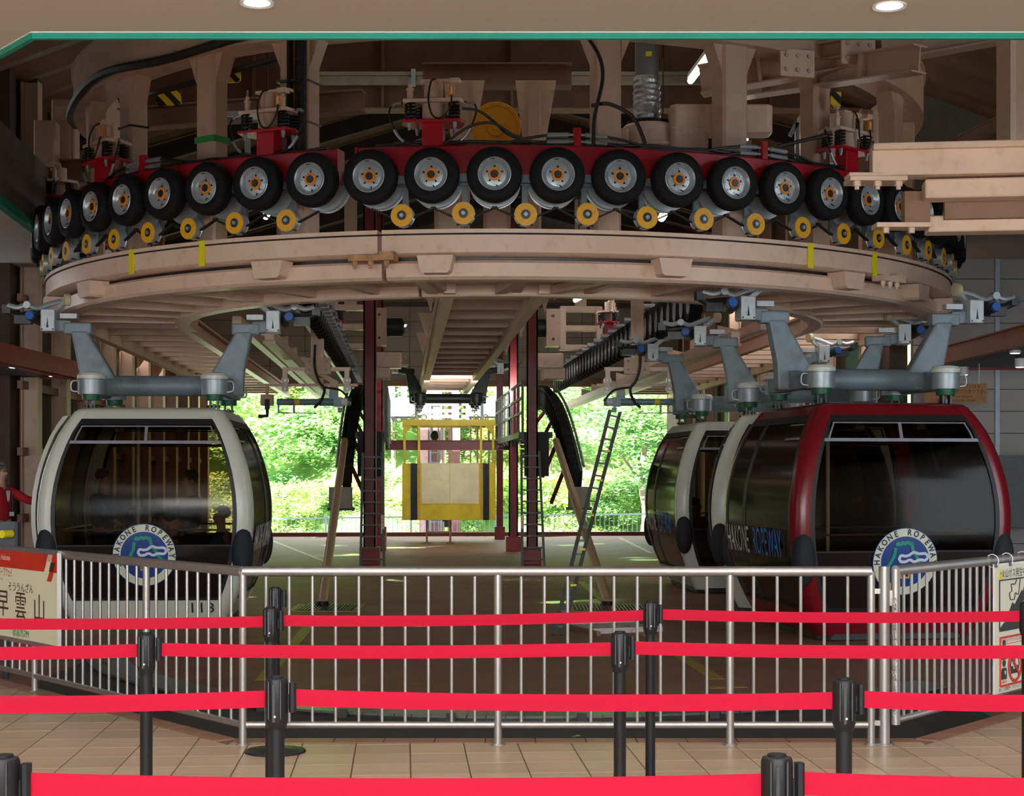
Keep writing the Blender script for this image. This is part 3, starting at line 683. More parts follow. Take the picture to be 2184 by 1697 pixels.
post = thing('hanger_post', 'wide pink steel post above the spur rail at the right edge', 'post', (4.7, 13.9, 4.1))
m = MB(); m.box((4.52, 14.0, 6.2), (.34, .3, 4.0)); m.out('web', PINK, post, smooth=False)
m = MB(); m.box((4.34, 14.0, 6.2), (.05, .4, 4.0)); m.box((4.72, 14.0, 6.2), (.05, .4, 4.0)); m.out('flange', PINKC, post, smooth=False)
# ================================================================== UPPER STRUCTURE
ug = thing('ring_girder', 'curved pink steel box girder high above the tyres, crossing the top', 'girder', RC+Vector((0, 0, 6.5)))
MB().arc([(5.85, 6.3), (5.85, 6.85), (5.45, 6.85), (5.45, 6.3)], d2(-95), d2(95), 80, RC).out('box_section', PINK, ug)
MB().arc([(5.88, 6.84), (5.88, 6.87), (5.42, 6.87), (5.42, 6.84)], d2(-95), d2(95), 80, RC).out('top_flange', PINK, ug)
hangs = [(-67, .26, 'leftmost pink hanger post, behind the far left spring mount'), (-51, .30, 'pink hanger post with a thin black strap at upper left'), (-35, .30, 'pink hanger post with a green band at upper left'),
         (-22.5, .36, 'pink hanger post with two thick black cables running down it'), (12.2, .30, 'pink hanger post just left of the silver duct'), (27.5, .33, 'T-shaped pink hanger post right of the silver duct'),
         (41, .30, 'pink hanger post behind the right spring mount'), (61, .32, 'pink hanger post at the right beside the dark corner'), (80, .3, 'rightmost pink hanger post in the dark behind the spur rail')]
GREEN = mat('green_band_paint', (.03, .32, .06), .5)
for a, wd, lab in hangs:
    t = thing('hanger_post', lab, 'post', rp(d2(a), 5.62, 4.1), d2(a))
    m = MB(); m.cbox((0, 0, 1.2), (wd, wd*.8, 2.4), .03); m.out('shaft', PINK, t, world=False, smooth=False)
    for s_ in (-1, 1):
        m = MB(); m.prism([(s_*wd/2, -.1, 1.9), (s_*(wd/2+.16), -.1, 2.3), (s_*wd/2, -.1, 2.3)], (0, .2, 0)); m.out('gusset', PINK, t, world=False, smooth=False)
    m = MB(); m.box((0, -wd*.42, .55), (wd*.7, .03, .5)); m.out('side_plate', PINKC, t, world=False, smooth=False)
    if a == -35:
        m = MB(); m.box((0, 0, 1.25), (wd+.01, wd*.8+.01, .07)); m.out('green_band', GREEN, t, world=False, smooth=False)
    if a == -51:
        m = MB(); m.box((0, 0, 1.62), (wd+.015, wd*.8+.015, .025)); m.out('strap', BLACK, t, world=False, smooth=False)
    if a == -22.5:
        for x, r, nm in ((-.02, .035, 'cable'), (.13, .06, 'corrugated_conduit')):
            m = MB(); m.tube([(x, -wd*.4-r, .75), (x, -wd*.4-r, 2.3), (x+.02, -wd*.4-r+.1, 2.6)], r, 10)
            if r > .05:
                for i in range(50): m.cyl((x, -wd*.4-r, .75+i*.032), (x, -wd*.4-r, .765+i*.032), r+.008, r+.008, 10)
            m.out(nm, HOSE, t, world=False)
        for z in (1.3, 1.75):
            m = MB(); m.box((0, -.03, z), (wd+.02, wd*.95, .02)); m.out('strap', DSTEEL, t, world=False, smooth=False)
# cable along the curved girder
cable([rp(d2(a), 5.9, 6.34+.05*sin(a*.2)) for a in range(-84, -20, 5)], .05, 'thick black cable following the underside of the curved girder at top left', n=4)
cable([rp(d2(a), 5.4, 6.26-.12*sin((a+60)*.09)) for a in range(-62, -22, 5)], .035, 'black cable sagging below the girder between the left hanger posts', n=4)
# cross girders between posts, big transverse girder, channel, rafters
def girder(p0, p1, w, h, label, material=PINK, name='girder', plates=0):
    t = thing(name, label, 'girder', tuple((Vector(p0)+Vector(p1))/2))
    m = MB(); m.ibeam(p0, p1, w, h); m.out('beam_section', material, t, smooth=False)
    p0 = Vector(p0); p1 = Vector(p1); d = (p1-p0)
    for k in range(plates):
        q = p0+d*((k+.5)/plates); m = MB(); m.beam(q-d.normalized()*.02, q+d.normalized()*.02, w, h*.98); m.out('stiffener', material, t, smooth=False)
    return t
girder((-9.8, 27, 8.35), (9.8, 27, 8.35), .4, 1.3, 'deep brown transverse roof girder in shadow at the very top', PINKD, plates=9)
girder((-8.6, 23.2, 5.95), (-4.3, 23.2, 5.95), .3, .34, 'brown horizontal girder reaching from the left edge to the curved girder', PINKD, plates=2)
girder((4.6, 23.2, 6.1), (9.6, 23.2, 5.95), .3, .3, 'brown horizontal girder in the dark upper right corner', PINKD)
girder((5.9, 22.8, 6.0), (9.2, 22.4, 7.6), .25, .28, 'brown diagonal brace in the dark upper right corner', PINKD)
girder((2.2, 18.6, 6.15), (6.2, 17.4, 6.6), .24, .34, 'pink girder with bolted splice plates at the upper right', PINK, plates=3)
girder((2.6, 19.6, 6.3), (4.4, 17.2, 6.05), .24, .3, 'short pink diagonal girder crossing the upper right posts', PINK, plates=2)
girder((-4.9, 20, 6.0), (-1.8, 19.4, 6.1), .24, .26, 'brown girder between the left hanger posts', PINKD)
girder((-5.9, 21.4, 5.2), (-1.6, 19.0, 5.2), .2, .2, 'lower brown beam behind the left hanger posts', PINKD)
for p, lab in ((W(1830, 110, 17.9), 'a'), (W(1700, 135, 17.9), 'b')):
    t = thing('splice_plate', 'bolted pink splice plate on the girder at upper right, %s one' % ('upper' if lab == 'a' else 'lower'), 'plate', tuple(p), .3)
    m = MB(); m.box((0, 0, 0), (.42, .03, .3)); m.out('plate', PINKC, t, world=False, smooth=False)
    for i in range(3):
        for j in (-1, 1):
            m = MB(); m.cyl((-.14+.14*i, -.035, j*.08), (-.14+.14*i, 0, j*.08), .025, .025, 6); m.out('bolt', PINK, t, world=False)
CHAN = mat('dull_cream_channel', (.33, .29, .2), .6)
t = thing('cable_tray', 'long dull cream channel spanning horizontally below the roof girder', 'cable tray', (1, 26, 7.9)); m = MB()
m.box((.8, 26, 7.98), (8.2, .2, .09)); m.box((.8, 25.9, 8.06), (8.2, .03, .06)); m.box((.8, 25.88, 7.9), (8.2, .06, .05)); m.out('channel', CHAN, t, smooth=False)
for x in (-1.6, .9, 3.3):
    m = MB(); m.box((x, 25.85, 7.98), (.07, .05, .28)); m.out('tray_bracket', GALV, t, smooth=False)
# sloping corrugated sheets with dark purlins behind (left and right of centre)
OLIVE = mat('olive_roof_sheet', (.17, .12, .05), .6, 0, .15, 3)
for sg, lab in ((-1, 'left'), (1, 'right')):
    t = thing('roof_sheet', 'sloping corrugated brown-yellow roof sheeting seen behind the machinery, %s half' % lab, 'roof sheet', (sg*3, 32, 8))
    m = MB(); n = 34
    for i in range(n):
        y0 = 27.5+i*.5
        z0 = lambda xx: 9.2-abs(xx)*.28-(0)*.1
        x1 = sg*8.5; x0 = -.4
        m.add([(x0, y0, z0(0)), (x1, y0, z0(x1)), (x1, y0+.12, z0(x1)+.09), (x0, y0+.12, z0(0)+.09), (x1, y0+.38, z0(x1)+.09), (x0, y0+.38, z0(0)+.09), (x1, y0+.5, z0(x1)), (x0, y0+.5, z0(0))], [(0, 1, 2, 3), (3, 2, 4, 5), (5, 4, 6, 7)])
    m.out('sheeting', OLIVE, t, smooth=False)
    for i in range(8):
        m = MB(); yy = 28.5+i*2.1; m.beam((-.4, yy, 9.0), (x1, yy, 9.0-abs(x1)*.28), .14, .3); m.out('rafter', mat('dark_rafter', (.03, .02, .015), .7), t, smooth=False)
# two tapered brackets flanking the yellow disc, yellow disc, dark sheave frame
for px, lab in ((985, 'pink bracket post left of the yellow disc'), (1138, 'pink bracket post right of the yellow disc')):
    c = W(px, 300, 21); t = thing('bracket_post', lab, 'post', (c.x, 21, 4.2))
    m = MB(); m.cbox((c.x, 21, 5.45), (.2, .3, 2.5), .03); m.out('shaft', PINK, t, smooth=False)
    m = MB(); m.prism([(c.x-.1, 21, 5.6), (c.x+.1, 21, 5.6), (c.x+.3, 21, 6.75), (c.x-.24, 21, 6.75)], (0, .05, 0)); m.out('tapered_plate', PINKC, t, smooth=False)
girder((W(900, 0, 21).x, 21.2, 6.85), (W(1220, 0, 21).x, 21.2, 6.85), .3, .3, 'short shade-darkened header beam joining the two bracket posts', PINKD)  # pink header's shade put into a brown colour
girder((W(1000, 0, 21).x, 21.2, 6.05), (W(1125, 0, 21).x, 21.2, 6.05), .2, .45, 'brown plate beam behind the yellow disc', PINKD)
c = W(1058, 270, 19.5); t = thing('sheave_disc', 'large round yellow-orange disc between pink brackets above the red beam', 'disc', tuple(c))
YD = mat('yellow_orange_disc_paint', (.78, .33, .008), .5, 0, .06, 5, dirt=(.4, .17, .02), dscale=12, damt=.3)
m = MB(); m.lathe([(.30, .1), (.305, .0), (.295, -.015), (.255, -.018), (.25, -.008), (.12, -.008), (.115, -.03), (.10, -.032), (.06, -.032), (.055, -.04), (.001, -.04)], 48, c=c, ax=(0, 1, 0)); m.out('disc_face', YD, t)
m = MB()
for k in range(8):
    a = 2*pi*k/8+.2; p = c+Vector((cos(a)*.275, -.03, sin(a)*.275)); m.cyl(p, p+Vector((0, .02, 0)), .01, .01, 6)
m.out('rivet_ring', YD, t); m = MB(); m.cyl(c+Vector((0, .05, 0)), c+Vector((0, 1.6, 0)), .1, .1, 16); m.out('shaft', DSTEEL, t)
# gearbox housing with silver duct
c = W(1385, 265, 18.2); gb = thing('gearbox', 'round pink gearbox housing with side arms below the silver duct', 'gearbox', (c.x, 18.2, 4.9))
m = MB(); m.lathe([(.36, 4.72), (.36, 5.12), (.345, 5.14), (.345, 5.18), (.375, 5.19), (.375, 5.22), (.34, 5.24), (.32, 5.42), (.28, 5.46), (.25, 5.46)], 36, c=(c.x, 18.2, .08)); m.out('housing', PINKC, gb)
m = MB(); m.cbox((c.x-.42, 18.1, 5.27), (.34, .4, .36), .04); m.out('side_block', PINK, gb, smooth=False)
m = MB(); m.cbox((c.x+.78, 18.0, 5.55), (1.15, .34, .32), .05); m.cbox((c.x+.42, 18.0, 5.28), (.42, .36, .36), .04); m.out('side_arm', PINKC, gb, smooth=False, bevel=.02)
m = MB(); m.lathe([(.24, 5.53), (.26, 5.55), (.26, 5.58), (.2, 5.60)], 28, c=(c.x, 18.2, 0)); m.out('top_flange', BLACK, gb)
duct = thing('air_duct', 'vertical grey duct wrapped in crumpled silver sleeve above the gearbox', 'duct', (c.x, 18.2, 5.6))
FOIL = mat('crumpled_silver_sleeve', (.45, .47, .48), .35, .75, .25, 14, .9)
m = MB(); pr = [(.15, 5.58)]
for i in range(14): pr.append((.145+.018*(i % 2)+random.uniform(-.006, .006), 5.62+i*.033))
pr.append((.14, 6.1)); m.lathe(pr, 24, c=(c.x-.03, 18.2, 0)); m.out('silver_sleeve', FOIL, duct)
m = MB(); m.cyl((c.x-.03, 18.2, 6.08), (c.x-.03, 18.2, 8.5), .135, .135, 24); m.out('upper_pipe', mat('grey_pipe', (.17, .19, .2), .45, .2), duct)
m = MB(); m.box((c.x-.02, 18.2-.137, 6.33), (.07, .006, .055)); m.out('yellow_tag', YTAPE, duct, smooth=False)
# fluorescent lamps high in the hall
def tube_lamp(p0, p1, label, r=.03):
    t = thing('tube_lamp', label, 'lamp', tuple((Vector(p0)+Vector(p1))/2)); m = MB(); m.cyl(p0, p1, r, r, 10); m.out('lit_tube', LAMP, t)
    m = MB(); o_ = Vector((0, 0, .07)); m.beam(Vector(p0)+o_, Vector(p1)+o_, .1, .06); m.out('housing', LAMPW, t, smooth=False)
    q = (Vector(p0)+Vector(p1))/2; m = MB(); m.cyl(q, (q.x, q.y, 9.3 if q.z > 4.9 else q.z+1.5), .012, .012, 6); m.out('suspension_rod', DSTEEL, t)
tube_lamp(W(1473, 172, 24), W(1514, 118, 22), 'lit fluorescent tube hanging high at the upper right', .05)
tube_lamp(W(1562, 320, 22), W(1588, 298, 20.5), 'lit fluorescent tube glimpsed behind the right part of the red beam', .05)
tube_lamp(W(1227, 640, 34), W(1243, 630, 31), 'small lit fluorescent tube under the ring right of the centre track', .05)
tube_lamp(W(1411, 465, 26), W(1417, 455, 25), 'tiny lit lamp between yellow pulleys right of centre', .06)
tube_lamp(W(567, 462, 26), W(573, 452, 25), 'tiny lit lamp below the left drive tyres', .05)
# black yellow hazard sleeve
HZ = bpy.data.materials.new('hazard_stripes'); HZ.use_nodes = True
_N = HZ.node_tree.nodes; _L = HZ.node_tree.links; _w = _N.new('ShaderNodeTexWave'); _w.inputs['Scale'].default_value = 3.2; _w.bands_direction = 'DIAGONAL'
_c = _N.new('ShaderNodeTexCoord'); _r = _N.new('ShaderNodeValToRGB'); _r.color_ramp.interpolation = 'CONSTANT'
_r.color_ramp.elements[0].color = (.01, .01, .01, 1); _r.color_ramp.elements[1].position = .5; _r.color_ramp.elements[1].color = (.75, .5, .01, 1)
_L.new(_c.outputs['Object'], _w.inputs[0]); _L.new(_w.outputs['Fac'], _r.inputs[0]); _L.new(_r.outputs[0], _N['Principled BSDF'].inputs[0])
for px, py, Y, wd, lab in ((360, 207, 19.4, .3, 'black and yellow striped guard strip by the left girder'), (490, 160, 22, .3, 'black and yellow striped strip left of the double-cabled post'), (1782, 212, 18.2, .12, 'black and yellow striped sleeve between the right hanger posts')):
    m = MB(); c = W(px, py, Y); m.box(c, (wd, .06, .16)); m.box(c+Vector((0, 0, -.09)), (wd*.8, .05, .03)); tag(m.out('hazard_strip', HZ, None, smooth=False, loc=tuple(c)), lab, 'guard')
# grey control frame behind the left spring mount
t = thing('equipment_stand', 'grey galvanised rectangular frame behind the left-centre spring mount', 'frame', tuple(W(500, 300, 19)))
for a_, b_ in (((472, 335), (472, 243)), ((472, 243), (530, 243)), ((528, 243), (528, 335))):
    m = MB(); m.beam(W(*a_, 19), W(*b_, 19), .06, .06); m.out('frame_bar', GALV, t, smooth=False)
t = thing('equipment_stand', 'grey galvanised vertical frame left of the right spring mount', 'frame', tuple(W(1700, 300, 19)))
for a_, b_ in (((1700, 345), (1700, 262)), ((1700, 262), (1685, 290)), ((1598, 360), (1598, 300))):
    m = MB(); m.beam(W(*a_, 19), W(*b_, 19), .05, .05); m.out('frame_bar', GALV, t, smooth=False)
# machinery boxes visible beneath the tyres, in front of the hall
for i, (px, py, w_, h_, Y, mt, lab) in enumerate(((1060, 460, .34, .7, 20, PINK, 'pink steel stub column seen between the centre pulleys'), (960, 455, .38, .7, 19.5, PINK, 'wide pink stub column below the centre tyres'), (620, 470, .3, .5, 19, PINK, 'pink stub column below the double-cabled post'),
        (100, 350, .3, 1.2, 23.0, PINKC, 'pink bolted column box at far left'), (140, 290, .34, 1.0, 23.4, PINK, 'pink upright plate box left of the leftmost hanger post'), (1740, 300, .42, .6, 19.5, PINK, 'pink upright channel left of the right spring mount'))):
    c = W(px, py, Y); t = thing('steel_column', lab, 'column', tuple(c)); m = MB(); m.cbox(c, (w_, .3, h_), .02); m.out('column_box', mt, t, smooth=False)
    m = MB(); m.box(c+Vector((0, -.16, 0)), (w_*.7, .02, h_*.8)); m.out('cover_plate', PINKC, t, smooth=False)
# ================================================================== CABINS (local frame: front is -Y, z=0 bottom)
H = 2.48; CW = 1.22; CL = 1.36; CC = .12
def pf(z): t = z/H; return 1-1.15*(t-.5)**2-max(0, t-.9)*.25
def pfl(z): t = z/H; return 1-.72*(t-.5)**2-max(0, t-.9)*.3
def hw(z): return CW*pf(z)
def hl(z): return CL*pfl(z)
def fpt(f, z, off=0, pw=.045, sy=-1): return Vector((f*(hw(z)-CC-pw), sy*(hl(z)+off), z))
def spt(f, z, off=0, pw=.045, sx=1): return Vector((sx*(hw(z)+off), f*(hl(z)-CC-pw), z))
def grid(m, fn, f0, f1, z0, z1, off, th, nz=12, nf=4, **k):
    """curved solid panel: outer surface at off, inner at off-th"""
    vs = []; base = len(m.v)
    for o in (off, off-th):
        for j in range(nz+1):
            z = z0+(z1-z0)*j/nz
            for i in range(nf+1): vs.append(fn((f0+(f1-f0)*i/nf), z, o, **k))
    N = (nz+1)*(nf+1); fs = []; q = lambda i, j, l: l*N+j*(nf+1)+i
    for j in range(nz):
        for i in range(nf):
            fs.append((q(i, j, 0), q(i+1, j, 0), q(i+1, j+1, 0), q(i, j+1, 0))); fs.append((q(i, j+1, 1), q(i+1, j+1, 1), q(i+1, j, 1), q(i, j, 1)))
    for i in range(nf):
        fs.append((q(i, 0, 1), q(i+1, 0, 1), q(i+1, 0, 0), q(i, 0, 0))); fs.append((q(i, nz, 0), q(i+1, nz, 0), q(i+1, nz, 1), q(i, nz, 1)))
    for j in range(nz):
        fs.append((q(0, j, 0), q(0, j+1, 0), q(0, j+1, 1), q(0, j, 1))); fs.append((q(nf, j, 1), q(nf, j+1, 1), q(nf, j+1, 0), q(nf, j, 0)))
    return m.add(vs, fs)
def pillar(m, sx, sy, nz=18):
    loops = []
    for j in range(nz+1):
        z = .0+(H-.02)*j/nz; a, b = hw(z), hl(z); L = []
        for off, rev in ((0.012, False), (-.045, True)):
            pts = [(a-CC-.045, b+off), (a-CC, b+off)]
            for t in (.25, .5, .75): pts.append((a-CC+(CC+off)*sin(t*pi/2), b-CC+(CC+off)*cos(t*pi/2)))
            pts += [(a+off, b-CC), (a+off, b-CC-.045)]
            if rev: pts = pts[::-1]
            L += [(sx*x, sy*y, z) for x, y in pts]
        loops.append(L)
    n = len(loops[0]); fs = []
    for j in range(nz):
        for i in range(n):
            k = (i+1) % n; fs.append((j*n+i, j*n+k, (j+1)*n+k, (j+1)*n+i))
    fs += [tuple(range(n)), tuple(nz*n+i for i in range(n))]
    return m.add([p for L in loops for p in L], fs)
SEAT = mat('dark_seat_pad', (.03, .03, .035), .7)
EMB_B = mat('emblem_blue', (.006, .05, .26), .4); EMB_C = mat('emblem_cream', (.72, .74, .56), .5); EMB_G = mat('emblem_green', (.01, .33, .20), .4)
EMB_W = mat('emblem_pale_blue_white', (.66, .72, .85), .4); EMB_O = mat('emblem_orange', (.75, .42, .02), .4); NAVY = mat('navy_lettering', (.01, .025, .10), .5)
WL = mat('white_lettering', (.62, .62, .6), .5); BL = mat('blue_lettering', (.015, .22, .75), .5)
def hanger(parent, z0, M1, dark=False, damp=True):
    """carrier frame: parts in the parent's local frame, z0 = cabin roof height"""
    hb = []
    m = MB(); m.cyl((-.8, 0, z0+.33), (.8, 0, z0+.33), .125, .125, 24); m.out('cross_tube', M1, parent, world=False)
    for sx in (-1, 1):
        m = MB(); m.prism([(sx*.62, -.09, z0+.22), (sx*.99, -.09, z0+.2), (sx*1.0, -.09, z0+.5), (sx*1.10, -.09, z0+1.0), (sx*.90, -.09, z0+1.0), (sx*.55, -.09, z0+.40)], (0, .18, 0)); m.out('hanger_arm', M1, parent, world=False, smooth=False, bevel=.025)
        m = MB(); m.beam((sx*.80, -.75, z0+.28), (sx*.80, .75, z0+.28), .13, .17); m.prism([(sx*.73, -.35, z0+.2), (sx*.73, .35, z0+.2), (sx*.73, .15, z0+.42), (sx*.73, -.15, z0+.42)], (sx*.14, 0, 0)); m.out('side_beam', M1, parent, world=False, smooth=False, bevel=.02)
        m = MB(); m.box((sx*1.02, 0, z0+1.03), (.34, .16, .14)); m.beam((sx*1.1, 0, z0+1.05), (sx*1.42, 0, z0+1.08), .14, .15); m.out('arm_head', M1, parent, world=False, smooth=False, bevel=.02)
    for sx in (-1, 1):
        for sy in (-1, 1):
            x, y = sx*.72, sy*.74
            m = MB(); m.lathe([(.148, z0+.19), (.152, z0+.21), (.152, z0+.36), (.165, z0+.365), (.165, z0+.375)], 28, c=(x, y, 0)); dm = m.out('damper', GALV if not dark else M1, parent, world=False)
            m = MB(); m.lathe([(.16, z0+.375), (.163, z0+.39), (.163, z0+.41), (.14, z0+.44), (.06, z0+.455), (.001, z0+.457)], 28, c=(x, y, 0)); m.out('damper_cap', CREAM if not dark else M1, dm, world=False)
            m = MB(); m.lathe([(.10, z0+.12), (.105, z0+.14), (.105, z0+.19)], 20, c=(x, y, 0)); m.out('green_mount', mat('green_mount_paint', (.01, .10, .045), .45) if not dark else M1, dm, world=False)
            m = MB(); m.box((x-.045, y, z0+.08), (.02, .09, .13)); m.box((x+.045, y, z0+.08), (.02, .09, .13)); m.box((x, y, z0+.135), (.11, .09, .02)); m.box((x, y, z0+.03), (.03, .04, .1)); m.cyl((x-.08, y, z0+.05), (x+.07, y, z0+.05), .015, .015, 8); m.out('shackle', DSTEEL, dm, world=False, smooth=False)
            m = MB(); hx = x+sx*.15; P = smoothpts([(hx, y-.02, z0+.35), (hx+sx*.07, y-.02, z0+.34), (hx+sx*.075, y-.02, z0+.24), (hx, y-.02, z0+.22)], 4); m.tube(P, .01, 6); m.out('lifting_handle', GALV, dm, world=False)
    for sx in (-1, 1):
        z = z0+1.12; gm = MB(); gm.box((sx*1.36, -.03, z), (.17, .26, .27)); g_ = gm.out('grip_housing', GRIP, parent, world=False, smooth=False, bevel=.012)
        m = MB()
        for a_, b_ in ((-1, -1), (1, -1)): m.cyl((sx*1.36+a_*.065, -.165, z-.11), (sx*1.36+a_*.065, -.16, z-.11), .01, .01, 8)
        m.prism([(sx*1.36-.012, -.162, z-.09), (sx*1.36+.012, -.162, z-.09), (sx*1.36, -.162, z+.03)], (0, -.004, 0)); m.out('bolt_set', BLACK, g_, world=False)
        m = MB(); m.cyl((sx*1.56, -.2, z+.05), (sx*1.50, .12, z+.02), .062, .07, 18); m.out('grip_cylinder', DSTEEL, g_, world=False)
        m = MB(); m.cyl((sx*1.56, -.235, z+.052), (sx*1.56, -.2, z+.05), .05, .055, 18); m.out('blue_cap', BLUE if not dark else M1, g_, world=False)
        m = MB(); P = smoothpts([(sx*1.22, -.05, z+.24), (sx*1.36, -.06, z+.20), (sx*1.5, -.06, z+.15), (sx*1.62, -.06, z+.19), (sx*1.74, -.05, z+.16), (sx*1.86, -.04, z+.19)], 4)
        m.tube(P, .032, 8); m.cyl((sx*1.62, -.11, z+.19), (sx*1.62, 0, z+.19), .045, .045, 12); m.out('grip_lever', GALV, g_, world=False)
        m = MB(); P = smoothpts([(sx*1.44, .1, z+.1), (sx*1.6, .1, z+.1), (sx*1.78, .06, z+.08), (sx*1.92, .0, z+.14)], 4); m.tube(P, .04, 8); m.box((sx*1.7, .08, z+.02), (.2, .14, .1)); m.box((sx*1.88, .0, z+.14), (.1, .12, .1)); m.out('jaw', DSTEEL, g_, world=False)
        m = MB(); m.lathe([(.055, -.04), (.075, -.03), (.075, .03), (.055, .04)], 18, c=(sx*1.13, -.12, z+.25), ax=(1, .3, 0)); m.out('guide_roller', mat('yellowed_roller', (.55, .48, .28), .5), g_, world=False)
        m = MB(); m.beam((sx*1.13, -.1, z+.25), (sx*1.3, 0, z+.12), .05, .05); m.box((sx*1.13, 0, z+.06), (.2, .12, .06)); m.out('roller_bracket', GRIP, g_, world=False, smooth=False)
def emblem(parent, z0=.80, R=.362):
    mp = lambda x, y, o=.022: fpt_abs(x, z0+y, o)
    def disc(r0, r1, off, name, mt, n=48):
        m = MB(); rr = [r0+(r1-r0)*k/5 for k in range(6)]; vs = []
        for r in rr: vs += [mp(r*cos(2*pi*i/n), r*sin(2*pi*i/n), off) for i in range(n)]
        fs = [(a*n+i, a*n+(i+1) % n, (a+1)*n+(i+1) % n, (a+1)*n+i) for a in range(5) for i in range(n)]
        m.add(vs, fs); return m.out(name, mt, root, world=False, smooth=False)
    root = parent
    em = disc(.001, R, .016, 'emblem', EMB_B); root = em
    disc(.27, R-.008, .019, 'cream_ring', EMB_C)
    def stroke(pts, w_, name, mt, off, closed=False):
        P = [Vector((x, y)) for x, y in pts]; n = len(P); vs = []; 
        for i in range(n):
            d = (P[(i+1) % n]-P[i-1]) if closed else (P[min(i+1, n-1)]-P[max(i-1, 0)])
            d.normalize(); nn = Vector((-d.y, d.x))*w_/2
            vs += [mp(P[i].x+nn.x, P[i].y+nn.y, off), mp(P[i].x-nn.x, P[i].y-nn.y, off)]
        fs = [(2*i, 2*i+1, 2*((i+1) % n)+1, 2*((i+1) % n)) for i in range(n if closed else n-1)]
        MB().add(vs, fs).out(name, mt, em, world=False, smooth=False)
    sp2 = lambda P, n=5: [(v.x, v.y) for v in smoothpts([(x, y, 0) for x, y in P], n)]
    stroke(sp2([(-.10, .17), (-.085, .20), (-.06, .185), (-.035, .205), (-.01, .19), (.02, .205), (.05, .19), (.065, .195), (.08, .13), (.12, .06), (.17, -.02), (.23, -.08)]), .035, 'mountain_line', EMB_G, .022)
    stroke(sp2([(-.115, .15), (-.12, .08), (-.155, 0), (-.2, -.06), (-.28, -.12)]), .035, 'mountain_line', EMB_G, .022)
    stroke(sp2([(-.07, .03), (-.05, .065), (0, .06), (.04, .07), (.09, .10), (.15, .085), (.22, .085), (.25, .05), (.22, .015), (.16, .02), (.1, .0), (.05, .02), (0, .0), (-.05, .0)]), .030, 'cloud_line', EMB_W, .024, True)
    stroke([(.045, -.04), (.045, -.10), (-.04, -.10), (-.04, -.17), (.05, -.17), (.05, -.13)], .022, 'orange_mark', EMB_O, .024)
    txt = 'HAKONE ROPEWAY'
    for i, ch in enumerate(txt):
        if ch == ' ': continue
        a = radians(168)-(radians(168)-radians(12))*i/(len(txt)-1); a = radians(90)+(a-radians(90))*1.17
        ca, sa = cos(a), sin(a); ro = a-pi/2
        def mpp(x, y, ca=ca, sa=sa, ro=ro):
            X = x*cos(ro)-y*sin(ro)+.312*ca; Y = x*sin(ro)+y*cos(ro)+.312*sa; return mp(X, Y, .0225)
        lettering(ch, .088, mpp, NAVY, em, world=False, xs=.85, off=.003)
def fpt_abs(x, z, off): return Vector((x, -(hl(z)+off), z))
